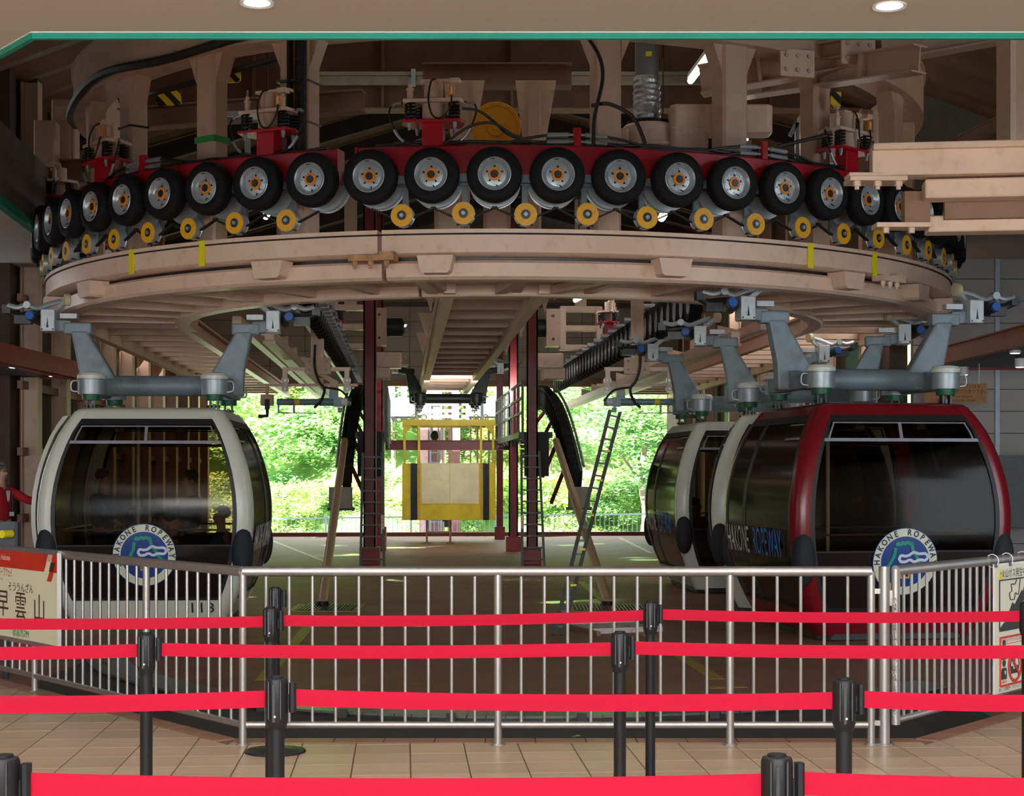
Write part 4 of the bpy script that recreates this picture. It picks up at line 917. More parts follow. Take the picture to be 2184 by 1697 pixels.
def cabin(label, loc, rz, paint, number, num_mat, num_italic=False, text_side=None, text_mats=(WL, WL), group=None, door_open=False, simple=False):
    t = thing('gondola_cabin', label, 'gondola cabin', loc, rz, group)
    for sx in (-1, 1):
        for sy in (-1, 1):
            m = MB(); pillar(m, sx, sy); m.out('corner_pillar', paint, t, world=False, ang=50)
    # roof and roof edge band
    m = MB(); n = 10; loops = []
    for z, s in ((H-.11, 1.0), (H-.03, .995), (H+.005, .96), (H+.03, .80), (H+.035, .3)):
        zz = min(z, H-.03); a, b = hw(zz)*s+.006, hl(zz)*s+.006; L = []
        for cx_, cy_, a0 in ((a-CC, b-CC, 0), (-(a-CC), b-CC, pi/2), (-(a-CC), -(b-CC), pi), (a-CC, -(b-CC), 1.5*pi)):
            for k in range(5): L.append((cx_+CC*cos(a0+k*pi/8), cy_+CC*sin(a0+k*pi/8), z))
        loops.append(L)
    N = 20; fs = [(j*N+i, j*N+(i+1) % N, (j+1)*N+(i+1) % N, (j+1)*N+i) for j in range(4) for i in range(N)]+[tuple(4*N+i for i in range(N)), tuple(range(N-1, -1, -1))]
    m.add([p for L in loops for p in L], fs); m.out('roof', paint, t, world=False, ang=40)
    # lower body band and floor pan
    m = MB()
    for sy in (-1, 1): grid(m, fpt, -1.05, 1.05, .02, .29, .004, .05, 4, 2, sy=sy)
    for sx in (-1, 1): grid(m, spt, -1.05, 1.05, .02, .29, .004, .05, 4, 2, sx=sx)
    m.out('lower_band', paint, t, world=False)
    m = MB(); a, b = hw(0)-.02, hl(0)-.02; m.cbox((0, 0, .0), (2*a, 2*b, .10), .12); m.cbox((0, 0, -.1), (1.5, 1.7, .12), .1); m.box((-.4, -.6, -.2), (.12, .4, .12)); m.box((.4, -.6, -.2), (.12, .4, .12)); m.out('floor_pan', DSTEEL, t, world=False, smooth=False)
    # glass, gaskets, lower dark panels on all faces
    zt = 2.34
    for sy in (-1, 1):
        m = MB(); grid(m, fpt, -1, 1, .90, 2.36, .0, .012, 12, 1, sy=sy); m.out('window_pane', GLASS, t, world=False)
        m = MB(); grid(m, fpt, -1, 1, .30, .92, .002, .02, 5, 1, sy=sy); m.out('dark_lower_panel', DARKPANEL, t, world=False)
        m = MB()
        for s in (-1, 1): grid(m, fpt, s*1.0, s*.955, .30, 2.36, .014, .03, 14, 1, sy=sy)
        grid(m, fpt, -1, 1, 2.30, 2.37, .014, .03, 1, 1, sy=sy); grid(m, fpt, -1, 1, .27, .305, .014, .03, 1, 1, sy=sy); grid(m, fpt, -1, 1, .90, .915, .008, .02, 1, 1, sy=sy)
        m.out('gasket', GASK, t, world=False)
        m = MB(); grid(m, fpt, -.93, .93, 2.275, 2.29, .018, .02, 1, 1, sy=sy); grid(m, fpt, -.97, .97, 2.08, 2.115, .022, .03, 1, 1, sy=sy)
        grid(m, fpt, -.02, .02, 2.10, 2.28, .020, .02, 1, 1, sy=sy)
        for s in (-1, 1): grid(m, fpt, s*.925, s*.905, 2.1, 2.28, .018, .02, 2, 1, sy=sy)
        vf = m.out('vent_frame', mat('lilac_grey_aluminium', (.36, .36, .42), .4, .5), t, world=False)
    for sx in (-1, 1):
        m = MB(); grid(m, spt, -1, 1, .90, 2.36, .0, .012, 12, 1, sx=sx); m.out('window_pane', GLASS, t, world=False)
        m = MB(); grid(m, spt, -1, 1, .30, .92, .002, .02, 5, 1, sx=sx); m.out('dark_lower_panel', DARKPANEL, t, world=False)
        m = MB()
        for f0, f1 in ((-1, -.96), (.96, 1), (.36, .43)): grid(m, spt, f0, f1, .3, 2.36, .012, .03, 12, 1, sx=sx)
        grid(m, spt, -1, 1, 2.29, 2.37, .012, .03, 1, 1, sx=sx); grid(m, spt, -1, 1, .27, .305, .012, .03, 1, 1, sx=sx)
        m.out('gasket', GASK, t, world=False)
        m = MB(); grid(m, spt, -.93, -.52, 2.1, 2.125, .02, .02, 1, 1, sx=sx); grid(m, spt, -.93, -.52, 2.26, 2.275, .02, .02, 1, 1, sx=sx); m.out('vent_frame', MC['lilac_grey_aluminium'], t, world=False)
    # bumper pads on the four corners
    for sx in (-1, 1):
        for sy in (-1, 1):
            m = MB(); vs = []
            z0 = .84; base = Vector((sx*(hw(z0)-.075), sy*(hl(z0)-.03), z0))
            m.sphere(base, (.13, .12, .30), 18, 12); m.out('bumper_pad', mat('black_foam_pad', (.012, .016, .022), .75), t, world=False)
    # interior: benches, rails, pole
    m = MB(); m.box((0, .93, .42), (1.7, .36, .10)); m.box((0, 1.06, .7), (1.7, .08, .48)); m.box((0, -.93, .42), (1.7, .36, .1)); m.out('bench', SEAT, t, world=False, smooth=False)
    m = MB()
    for y in (-1.12, 1.12): m.cyl((-.95, y, 1.08), (.95, y, 1.08), .012, .012, 8)
    for x in (-1.02, 1.02): m.cyl((x, -.9, 1.08), (x, .9, 1.08), .012, .012, 8)
    m.out('hand_rail', mat('brass_tint_rail', (.6, .5, .36), .3, .8), t, world=False)
    m = MB(); m.cyl((-.32, .15, .05), (-.32, .15, 2.35), .022, .022, 12); m.out('grab_pole', WHITE, t, world=False)
    m = MB(); m.box((0, 0, 2.36), (1.5, 1.7, .04)); m.box((-.35, -.9, 2.27), (.1, .1, .1)); m.box((.35, -.9, 2.27), (.1, .1, .1)); m.out('ceiling_lining', CABIN_IN, t, world=False, smooth=False)
    hanger(t, H, HANG)
    if not simple: emblem(t)
    if number:
        lettering(number, .17, lambda x, y: fpt_abs(x+.63, .175+y*1.0, .012), num_mat, t, world=False, xs=1.25, shear=.3 if num_italic else 0, label='fleet number lettering')
    if text_side:
        sx = text_side; z0 = .96
        # full word runs along the side; right side reads front to rear, left side rear to front
        u0 = -1.02 if sx > 0 else -1.02
        def mp2(x, y, shift):
            u = shift+x; yy = u if sx > 0 else -u
            z = z0+y; return Vector((sx*(hw(z)+.036), yy, z))
        lettering('HAKONE', .44, lambda x, y: mp2(x, y, -1.12), text_mats[0], t, world=False, xs=.48, align='LEFT', shear=.22)
        lettering('ROPEWAY', .44, lambda x, y: mp2(x, y, -.10), text_mats[1], t, world=False, xs=.50, align='LEFT', shear=.22)
    if door_open:
        m = MB()
        for f0, f1 in ((-.62, -.52), (.40, .48)): grid(m, spt, f0, f1, .3, 2.36, .20, .05, 12, 1, sx=-1)
        grid(m, spt, -.62, .48, 2.30, 2.42, .2, .06, 1, 2, sx=-1); grid(m, spt, -.62, .48, .26, .36, .2, .05, 1, 2, sx=-1); d = m.out('door', paint, t, world=False)
        m = MB(); grid(m, spt, -.54, .42, .34, 2.32, .19, .012, 12, 1, sx=-1); m.out('door_pane', GLASS, d, world=False)
        m = MB(); grid(m, spt, -.52, -.50, .34, 2.32, .205, .03, 12, 1, sx=-1); m.out('door_seal', GASK, d, world=False)
    return t
ZB = -.16
BLK = mat('black_number', (.02, .02, .02), .5); NUMW = mat('grey_white_number', (.35, .33, .33), .5)
cabin('cream-white gondola cabin with round blue emblem at the left, passengers inside', (-4.30, 19.62, ZB), YAW-.005, CREAM, '113', BLK, False, 1, (WL, WL), door_open=True)
cabin('dark red gondola cabin with round blue emblem at the right', (3.98, 18.28, ZB), radians(8.5), CABRED, '106', NUMW, True, -1, (WL, BL))
cabin('cream gondola cabin just behind the red one, only its left pillar showing', (3.92, 21.62, ZB), radians(-6), CREAM, None, None, False, None, group=None, simple=True)
cabin('cream gondola cabin farthest back on the right, with blue side lettering and a passenger', (3.52, 24.95, ZB), YAW+.03, CREAM, None, None, False, -1, (WL, BL), simple=True)
# ================================================================== YELLOW SERVICE CAR
yc = thing('service_car', 'open yellow metal service car with cage top hanging in the middle of the station', 'work car', (-1.66, 41.2, ZP), YAW)
CY = mat('worn_yellow_paint', (.70, .54, .01), .5, 0, .14, 3, .03, dirt=(.40, .30, .05), dscale=4, damt=.6); CYL = mat('faded_cream_yellow_panel', (.80, .73, .44), .5, 0, .1, 2.5, .04, dirt=(.55, .48, .22), dscale=3, damt=.6)
ORB = mat('orange_yellow_strip', (.62, .36, .03), .5)
zf = lambda py: (HY-py)/F*41.2+EYE-ZP
wx = lambda px: (px-955)/F*41.2
zb, zm, zr = zf(1106), zf(988), zf(897)
m = MB(); m.box((0, 0, (zb+zm)/2), (wx(1052)-wx(858), 2.2, zm-zb)); m.out('side_wall', CY, yc, world=False, smooth=False)
for s, (a, b) in enumerate(((898, 956), (957, 1017))):
    m = MB(); m.box(((wx(a)+wx(b))/2, -1.115, (zf(1072)+zm)/2), (wx(b)-wx(a), .03, zm-zf(1072))); m.out('front_panel', CYL, yc, world=False, smooth=False)
    m = MB(); m.box(((wx(a)+wx(b))/2, -1.113, (zf(1072)+zb)/2), (wx(b)-wx(a), .03, zf(1072)-zb-.01)); m.out('front_panel', CY, yc, world=False, smooth=False)
for a, b in ((876, 889), (1026, 1038)):
    m = MB(); m.box(((wx(a)+wx(b))/2, -1.13, (zb+zm)/2), (wx(b)-wx(a), .06, zm-zb)); m.out('rubber_strip', BLACK, yc, world=False, smooth=False)
for a, b in ((890, 895), (1020, 1025)):
    m = MB(); m.box(((wx(a)+wx(b))/2, -1.13, (zb+zm)/2), (wx(b)-wx(a), .04, zm-zb)); m.out('edge_strip', ORB, yc, world=False, smooth=False)
    for py in (1003, 1047, 1092):
        m = MB(); m.cyl(((wx(a)+wx(b))/2, -1.16, zf(py)), ((wx(a)+wx(b))/2, -1.14, zf(py)), .02, .02, 6); m.out('bolt', GALV, yc, world=False)
for px in (863, 893, 1022, 1047):
    for y in (-1.0, 1.0):
        m = MB(); m.box((wx(px), y, (zm+zr)/2), (.06, .06, zr-zm)); m.out('cage_post', CY if y < 0 else CYL, yc, world=False, smooth=False)
for px in (937, 966, 1007):
    m = MB(); m.cyl((wx(px), 1.0, zm), (wx(px), 1.0, zr), .022, .022, 8); m.out('cage_post', CYL, yc, world=False)
m = MB()
for y in (-1.03, 1.03): m.box((0, y, zr-.08), (wx(1052)-wx(860), .08, .15))
for x in (wx(862), wx(893), wx(1022), wx(1048)): m.box((x, 0, zr-.06), (.08, 2.1, .1))
m.out('roof_frame', CY, yc, world=False, smooth=False)
m = MB()
for px, d in ((863, 1), (1047, -1)):
    m = MB(); m.prism([(wx(px), -1.02, zr-.15), (wx(px)+d*.22, -1.02, zr-.15), (wx(px), -1.02, zr-.38)], (0, .05, 0)); m.out('corner_gusset', CY, yc, world=False, smooth=False)
for x in (wx(893), wx(1022)):
    m = MB(); m.lathe([(.05, -.02), (.08, -.02), (.08, .02), (.05, .02)], 14, c=(x-.12, -.9, zr+.06), ax=(0, 1, 0), closed=True); m.lathe([(.05, -.02), (.08, -.02), (.08, .02), (.05, .02)], 14, c=(x+.12, -.9, zr+.06), ax=(0, 1, 0), closed=True); m.out('lifting_eye', CY, yc, world=False)
m = MB(); m.sphere((wx(928), .8, zf(928)), (.12, .12, .14), 12, 8); m.out('lamp', DSTEEL, yc, world=False)
hz = thing('carrier_hanger', 'black carrier frame with grips above the yellow service car', 'hanger', (-1.66, 41.2, 0), YAW)
hanger(hz, zr+.24+ZP, HANGB, dark=True)
# stand under the car
st = thing('support_stand', 'small brown steel stand on the floor under the yellow car', 'stand', (-1.66, 40.4, ZP), YAW); ws = lambda px: (px-955)/F*41.2+.0
for px in (914, 963):
    m = MB(); m.box((ws(px), 0, .32), (.05, .05, .62)); m.out('leg', PINKD, st, world=False, smooth=False); m = MB(); m.box((ws(px), 0, .015), (.2, .3, .03)); m.out('foot', PINKD, st, world=False, smooth=False)
m = MB(); m.box(((ws(914)+ws(963))/2, 0, .28), (.6, .04, .04)); m.box(((ws(914)+ws(963))/2, 0, .62), (.66, .08, .05)); m.out('cross_bar', PINKD, st, world=False, smooth=False)
m = MB(); m.box((ws(955), -.05, .5), (.12, .1, .18)); m.box((ws(950), -.05, .6), (.1, .1, .1)); m.out('latch', DSTEEL, st, world=False, smooth=False)
# ================================================================== MAROON COLUMNS, PLATFORMS, LADDERS
def mcol(px, Y, base_py, wpx, label, top=7.5, dep=None):
    c = W(px, base_py, Y); t = thing('steel_column', label, 'column', (c.x, Y, ZP)); w_ = wpx/F*Y
    m = MB(); m.ibeam((c.x, Y, ZP+.3), (c.x, Y, top), w_, w_, .03, up=(1, 0, 0)); m.beam((c.x, Y-w_/2+.01, ZP+.3), (c.x, Y-w_/2+.01, top), w_, .02, up=(0, 1, 0)); m.out('shaft', MAROON, t, smooth=False)
    m = MB(); m.box((c.x, Y, ZP+.17), (w_*1.6, w_*1.6, .34)); m.out('plinth', REDB, t, smooth=False, bevel=.01)
    return t
mcol(789, 31.3, 1203, 26, 'nearest maroon steel column on the left, behind the left ladder')
mcol(807, 36.4, 1175, 20, 'second maroon column on the left, partly behind the nearest one')
mcol(813, 42.8, 1148, 14, 'farthest maroon column on the left')
mcol(1135, 31.3, 1203, 24, 'nearest maroon steel column on the right, behind the right ladder')
mcol(1095, 36.4, 1175, 20, 'second maroon column on the right, with red plinth')
mcol(1066, 42.8, 1148, 14, 'farthest slim maroon column on the right')
girder(W(822, 949, 40.5), W(1088, 949, 40.5), .15, .25, 'maroon horizontal cross beam behind the yellow car', MAROON)
LADM = mat('dark_grey_ladder_steel', (.12, .13, .13), .5, .4)
def ladder(tl, tr, bl, br, Yt, Yb, n, label, rr=.016, sw=.05, rails_up=0):
    a0, a1 = W(*tl, Yt), W(*tr, Yt); b0, b1 = W(*bl, Yb), W(*br, Yb); b0.z = b1.z = ZP
    t = thing('ladder', label, 'ladder', tuple((b0+b1)/2))
    for p, q in ((b0, a0), (b1, a1)): m = MB(); m.beam(p, q, sw, .03, up=(0, 1, 0)); m.out('side_rail', LADM, t, smooth=False)
    for i in range(n):
        f = (i+.6)/n; m = MB(); m.beam(b0.lerp(a0, f), b1.lerp(a1, f), rr*2, rr*2); m.out('rung', LADM, t, smooth=False)
    return t
ladder((774, 965), (815, 965), (769, 1201), (819, 1201), 31.0, 30.6, 10, 'dark grey ladder standing against the left maroon column')
ladder((1112, 962), (1150, 962), (1114, 1201), (1161, 1201), 31.0, 30.6, 10, 'dark grey ladder standing against the right maroon column')
t = ladder((1301, 875), (1322, 880), (1181, 1352), (1199, 1356), 20.5, 17.7, 17, 'slim grey aluminium ladder leaning steeply to the right, feet near the fence', .012, .045)
for f in (.2, .35, .5, .66, .8):
    m = MB(); p = W(1190, 1354, 17.7).lerp(W(1311, 877, 20.5), f); m.box(p+Vector((.03, -.04, 0)), (.07, .01, .025)); m.out('yellow_sticker', YTAPE, t, smooth=False)
# warning stickers on ladders
for px, lab in ((816, 'left'), (1114, 'right')):
    c = W(px, 1118, 30.72); t = thing('warning_strip', 'narrow white vertical notice with red marks on the %s ladder' % lab, 'notice', tuple(c)); m = MB(); m.box(c, (.06, .01, .36)); m.out('strip_board', WHITE, t, smooth=False)
    lettering('注意足元', .05, lambda x, y: c+Vector((y*.9, -.009, -x*1.5)), mat('red_print', (.6, .02, .02), .5), t)
# service platforms with railing beside the columns
for sg, pts, lab in ((-1, ((838, 905), (820, 960)), 'left'), (1, ((1050, 905), (1110, 960)), 'right')):
    t = thing('service_platform', 'dark steel walkway with guard rails beside the %s columns' % lab, 'walkway', S(sg*1.25 if sg > 0 else -1.85, 12, 2.6))
    u = 1.05 if sg > 0 else -1.72
    m = MB(); m.beam(S(u+sg*.3, 10, 2.35), S(u+sg*.3, 18.5, 2.35), .7, .12); m.out('deck', LADM, t, smooth=False)
    for z in (2.8, 3.1, 3.42):
        m = MB(); m.beam(S(u, 9.6, z), S(u, 18.8, z), .04, .05); m.out('rail', LADM, t, smooth=False)
    for i in range(9):
        m = MB(); v = 9.6+i*1.15; m.beam(S(u, v, 2.2), S(u, v, 3.44), .05, .05); m.out('stanchion_post', LADM, t, smooth=False)
    m = MB(); m.beam(S(u+sg*.3, 9.8, 1.5), S(u+sg*.3, 9.8, 2.4), .5, .5); m.out('cable_box', mat('dark_box', (.03, .03, .035), .6), t, smooth=False)
    for i in range(5):
        m = MB(); m.beam(S(u+sg*.3, 10.5+i*.1, 1.9+i*.1), S(u+sg*.3, 10.9+i*.1, 1.95+i*.1), .5, .03); m.out('step', LADM, t, smooth=False)
# diagonal beige struts
STRUT = mat('tan_strut_paint', (.48, .31, .18), .4, 0, .08, 5)
for (x0, y0, Y0), (x1, y1, Y1), lab in (((687, 1290, 21.7), (735, 940, 30), 'left'), ((1297, 1290, 21.7), (1186, 940, 30), 'right')):
    a = W(x0, y0, Y0); a.z = ZP+.02; b = W(x1, y1, Y1); t = thing('support_strut', 'tan round steel strut leaning inward on the %s, foot on a grating' % lab, 'strut', tuple(a))
    m = MB(); m.cyl(a, b, .068, .064, 20); m.out('pipe', STRUT, t); m = MB(); m.sphere(b, .064, 12, 8); m.out('end_cap', STRUT, t); m = MB(); m.cyl(a-Vector((0, 0, .02)), a+Vector((0, 0, .035)), .1, .085, 16); m.out('foot', BLACK, t)
    for f in (.12, .3, .55, .8): m = MB(); p = a.lerp(b, f); m.cyl(p, p+(b-a).normalized()*.03, .0705, .0705, 20); m.out('clamp_band', STRUT, t)
# steeply curving tyre banks at the mouth
for sg, u, lab in ((-1, -2.35, 'left'), (1, 1.85, 'right')):
    t = thing('curved_tyre_bank', 'black tyre bank curving down steeply on the %s of the columns' % lab, 'tyre bank', S(u, 9, 2.2)); base = MB(); base.lathe([(.2, -.07), (.27, -.08), (.29, 0), (.27, .08), (.2, .07)], 20, ax=tuple(RX), closed=True); base.cyl(-RX*.05, RX*.05, .2, .2, 16); me = base.mesh('tyre', RUBBER)
    path = []
    for i in range(22):
        q = i/21; v = 15.5-q*7.2; z = 3.35-1.9*q**2.2; path.append(S(u+sg*.1*q, v, z)); o = bpy.data.objects.new('tyre', me); SC.collection.objects.link(o); o.location = path[-1]-S(u, 9, 2.2); o.parent = t
    m = MB()
    for a, b in zip(path, path[1:]): m.beam(a+RX*sg*.14, b+RX*sg*.14, .06, .36)
    m.out('side_beam', HANGB, t, smooth=False)
    m = MB()
    for a, b in zip(path[:-1], path[1:]): m.cyl(a+RX*sg*.2+Vector((0, 0, .25)), b+RX*sg*.2+Vector((0, 0, .25)), .03, .03, 6)
    m.out('cable', GALV, t)
    m = MB(); c = path[-1]+Vector((0, -.2, -.35)); m.cbox(c+RX*sg*.1, (.42, .4, .40), .04); m.out('counterweight', mat('stained_concrete', (.36, .35, .29), .8, 0, .15, 5), t, smooth=False)
    m = MB(); m.beam(c+RX*sg*.1+Vector((-.25, .1, -.22)), c+RX*sg*.1+Vector((.25, .1, -.22)), .3, .06); m.out('tray', DSTEEL, t, smooth=False)
    for i in range(4):
        m = MB(); a = path[5+i*4]; m.beam(a+RX*sg*.14-Vector((0, 0, .1)), S(u-sg*.3 if True else u, 8.7+(3-i)*2, ZP+1.2+.5*(3-i)), .06, .06); m.out('strut', MAROON, t, smooth=False)
# straight tyre banks along the inner rails
for sg, lab in ((-1, 'left'), (1, 'right')):
    u = sg*2.62; t = thing('straight_tyre_bank', 'long row of black tyres on edge receding along the %s inner rail' % lab, 'tyre bank', S(u, -1, 3.9))
    base = MB(); base.lathe([(.17, -.075), (.25, -.085), (.28, -.04), (.285, 0), (.28, .04), (.25, .085), (.17, .075)], 22, ax=tuple(RX), closed=True); me = base.mesh('tyre', RUBBER)
    b2 = MB(); b2.lathe([(.17, -.07), (.15, -.05), (.06, -.05), (.06, .05), (.17, .07)], 18, ax=tuple(RX), closed=True); b2.cyl(-RX*.04+RX*0, RX*.2, .04, .04, 8); me2 = b2.mesh('rim', SILVER)
    for i in range(36):
        p = S(u, -.9+i*.56, 3.93)
        o = bpy.data.objects.new('tyre', me); SC.collection.objects.link(o); o.location = p-S(u, -1, 3.9); o.parent = t
        r = bpy.data.objects.new('rim', me2); SC.collection.objects.link(r); r.parent = o
    m = MB(); m.beam(S(u+sg*.2, -1.1, 3.95), S(u+sg*.2, 19.5, 3.95), .06, .3); m.out('side_beam', RED, t, smooth=False)
    for i in range(18):
        m = MB(); p = S(u-sg*.04, -.6+i*1.12, 4.24); m.cyl(p-RX*.09, p+RX*.09, .055, .055, 10); m.out('belt_wheel', GALV, t)
# small red spring mounts over the banks
for sg, v, lab in ((-1, 4.0, 'left'), (1, 3.0, 'right'), (1, 9, 'far right'), (-1, 9, 'far left')):
    o = dup(sp, S(sg*2.75, v, 4.3), YAW+pi/2*sg, 'spring mount with pink plate above the %s row of black tyres' % lab)
# pink drive frames with black motors
for sg, lab in ((-1, 'left'), (1, 'right')):
    for v, zz, n in ((12, 4.72, 'large'),):
        t = thing('drive_machine', '%s boxy beige machine frame with bolted plates, %s of the centre track' % (n, lab), 'machine frame', S(sg*1.9, v, zz)); R = rotm(YAW)
        m = MB(); c = S(sg*2.5, v, zz)
        for dx in (-.4, .4): m.box(c+RX*dx, (.13, .3, .95), R)
        for dz in (-.42, 0, .42): m.box(c+Vector((0, 0, dz)), (.9, .28, .12), R)
        m.out('frame', PINKC, t, smooth=False, bevel=.01)
        m = MB(); m.box(c+RX*(sg*-.62), (.3, .5, .8), R); m.out('plate_box', PINK, t, smooth=False)
        m = MB()
        for dz in (-.25, .25): m.cyl(c+RX*(sg*-.62)-AX*.27+Vector((0, 0, dz)), c+RX*(sg*-.62)-AX*.24+Vector((0, 0, dz)), .03, .03, 6)
        m.out('bolt_set', DSTEEL, t)
        m = MB(); m.cyl(c+RX*(sg*-.78), c+RX*(sg*-1.12), .2, .2, 20); m.cyl(c+RX*(sg*-1.12), c+RX*(sg*-1.16), .16, .12, 20); m.out('motor', mat('dark_green_black_motor', (.012, .025, .022), .4), t)
        m = MB(); m.beam(c+Vector((0, 0, .4)), c+Vector((0, 0, 2.8)), .25, .25); m.out('hanger', PINK, t, smooth=False)
        m = MB(); m.box(c+Vector((0, 0, -.72))+RX*(sg*-.75), (.7, .5, .34), R); m.box(c+Vector((0, 0, -1.0))+RX*(sg*-.6), (.5, .45, .26), R); m.out('lower_housing', PINKC, t, smooth=False, bevel=.03)
# hanging linear slides with blue-grey strut
BGREY = mat('blue_grey_cylinder_paint', (.16, .26, .28), .4, .1)
def slide(px0, px1, Y, mirror, lab):
    g0 = lambda x, y, dy=0: W(px0+mirror*x, y, Y+dy)
    t = thing('hanging_slide', 'beige hanging slide mechanism with rollers and rail, %s of the yellow car' % lab, 'mechanism', tuple(g0(0, 760)))
    s = Y/F
    m = MB(); m.box(g0(0, 690), (24*s, .16, 190*s)); m.box(g0(11, 690, -.1), (7*s, .06, 180*s)); m.out('mast', PINKC, t, smooth=False)
    m = MB(); m.box(g0(2, 780, -.12), (54*s, .05, 35*s)); m.out('clamp_plate', STRUT, t, smooth=False)
    for x in (-16, 20):
        for y in (770, 788): m = MB(); m.cyl(g0(x, y, -.16), g0(x, y, -.13), .02, .02, 6); m.out('bolt', DSTEEL, t)
    m = MB(); m.box(g0(0, 787, -.02), (142*s, .06, 8*s)); m.out('cross_arm', PINKC, t, smooth=False)
    for x in (-68, 64):
        m = MB(); m.box(g0(x, 808, -.08), (10*s, .05, 50*s)); m.out('link_arm', PINKC, t, smooth=False)
        for y in (811, 829):
            m = MB(); m.cyl(g0(x, y, -.04), g0(x, y, .06), 8.5*s, 8.5*s, 18); m.cyl(g0(x, y, -.14), g0(x, y, -.04), 3*s, 3*s, 8); m.out('roller', GALV, t)
    m = MB(); m.box(g0(-20 if mirror > 0 else -20, 821, .01), (215*s, .05, 6*s)); m.out('slide_rail', PINK, t, smooth=False)
    m = MB(); m.prism([tuple(g0(2, 798, -.05)), tuple(g0(18, 798, -.05)), tuple(g0(44, 812, -.05)), tuple(g0(44, 836, -.05)), tuple(g0(27, 836, -.05)), tuple(g0(27, 816, -.05))], (0, .14, 0)); m.out('cranked_bracket', STRUT, t, smooth=False)
    m = MB(); m.box(g0(-106, 832, 0), (6*s, .05, 24*s)); m.box(g0(-106, 853, 0), (26*s, .16, 24*s)); m.out('end_block', STRUT, t, smooth=False, bevel=.01)
    m = MB(); m.box(g0(-106, 862, -.1), (10*s, .06, 22*s)); m.tube([g0(-106, 866, -.1), g0(-106, 886, -.1), g0(-125, 888, -.1)], .03, 6); m.out('sensor', BLACK, t)
    cyl = thing('gas_strut', 'horizontal blue-grey cylinder with spring end below the %s slide' % lab, 'cylinder', tuple(g0(20, 860)))
    m = MB(); m.cyl(g0(-85, 857), g0(5, 857), 7*s, 7*s, 16); m.cyl(g0(5, 857), g0(72, 857), 8.5*s, 8.5*s, 16); m.box(g0(36, 843), (18*s, .14, 16*s)); m.box(g0(45, 857, 0), (16*s, .2, 20*s)); m.box(g0(50, 874), (10*s, .12, 10*s)); m.out('tube_body', BGREY, cyl)
    m = MB()
    for i in range(16): m.lathe([(5.5*s, -.012), (7.5*s, 0), (5.5*s, .012)], 14, c=g0(-66+i*1.9*(1), 857) if mirror > 0 else g0(-40-i*3.6, 857), ax=(1, 0, 0), closed=True)
    m.out('bellows', GALV, cyl)
    m = MB(); m.cyl(g0(-48, 857), g0(-36, 857), 7.2*s, 7.2*s, 16); m.out('yellow_label', YTAPE, cyl)
    m = MB(); m.cyl(g0(52, 857), g0(66, 857), 8.8*s, 8.8*s, 16); m.out('grey_label', LAMPW, cyl)
    m = MB(); m.box(g0(-82, 868), (3*s, .04, 26*s)); m.box(g0(-49, 868), (4*s, .04, 22*s)); m.tube([g0(-82, 880), g0(0, 881)], .008, 6); m.out('end_bracket', BGREY, cyl)
    m = MB(); m.tube(smoothpts([g0(-4, 735, -.2), g0(-5, 780, -.22), g0(4, 812, -.2), g0(16, 830, -.2), g0(8, 855, -.15), g0(-6, 869, -.12)], 6), .022, 6); m.tube(smoothpts([g0(16, 826, -.2), g0(50, 832, -.2), g0(72, 855, -.15)], 6), .018, 6); m.out('cable', HOSE, t)
slide(676, 0, 25.0, 1, 'left'); slide(1360, 0, 25.0, -1, 'right')
# end ladder track ends at mouth: grey gantry outside, red tower with ladder
gt = thing('rope_gantry', 'white-grey steel rope support structure outside the rear opening', 'gantry', (-3.2, 52, 3))
WG = mat('pale_galvanised_steel', (.20, .215, .24), .6, .2)
for py in (832, 848, 862, 876, 888): m = MB(); a = W(800, py, 52); b = W(1085, py, 52); m.beam(a, b, .2, .10); m.out('beam', WG, gt, smooth=False)
for px in (822, 836, 862, 884, 972, 1000, 1015, 1030, 1062):
    m = MB(); m.beam(W(px, 822, 51.8), W(px, 896 if px > 900 else 900, 51.8), .2, .2); m.out('upright', WG, gt, smooth=False)
for px in (845, 872, 1012, 1045):
    m = MB(); m.box(W(px, 868, 51.6), (.4, .3, .6)); m.out('box', WG, gt, smooth=False)
tw = thing('line_tower', 'dull red tower with a white ladder outside, behind the yellow car', 'tower', (-2.2, 54, -1.0))
m = MB(); a = W(928, 825, 54); m.beam((a.x-.1, 54, -2), (a.x-.1, 54, 8), 1.45, .8, up=(1, 0, 0)); m.beam((a.x+.05+.6, 53.9, -2), (a.x+.65, 53.9, 8), .1, .4, up=(1, 0, 0)); m.out('shaft', mat('dusty_red_tower_paint', (.26, .11, .10), .6), tw, smooth=False)
m = MB(); m.beam((W(904, 0, 53.4).x, 53.4, -2), (W(904, 0, 53.4).x, 53.4, 8), .35, .3, up=(1, 0, 0)); m.out('pilaster', mat('faded_pink_tower_paint', (.5, .3, .26), .6), tw, smooth=False)
for px in (918, 941): m = MB(); x = W(px, 0, 53.2).x; m.beam((x, 53.2, -2), (x, 53.2, 8), .06, .06); m.out('ladder_rail', WG, tw, smooth=False)
for i in range(30): m = MB(); z = -1.4+i*.33; m.beam((W(918, 0, 53.2).x, 53.2, z), (W(941, 0, 53.2).x, 53.2, z), .035, .035); m.out('ladder_rung', WG, tw, smooth=False)
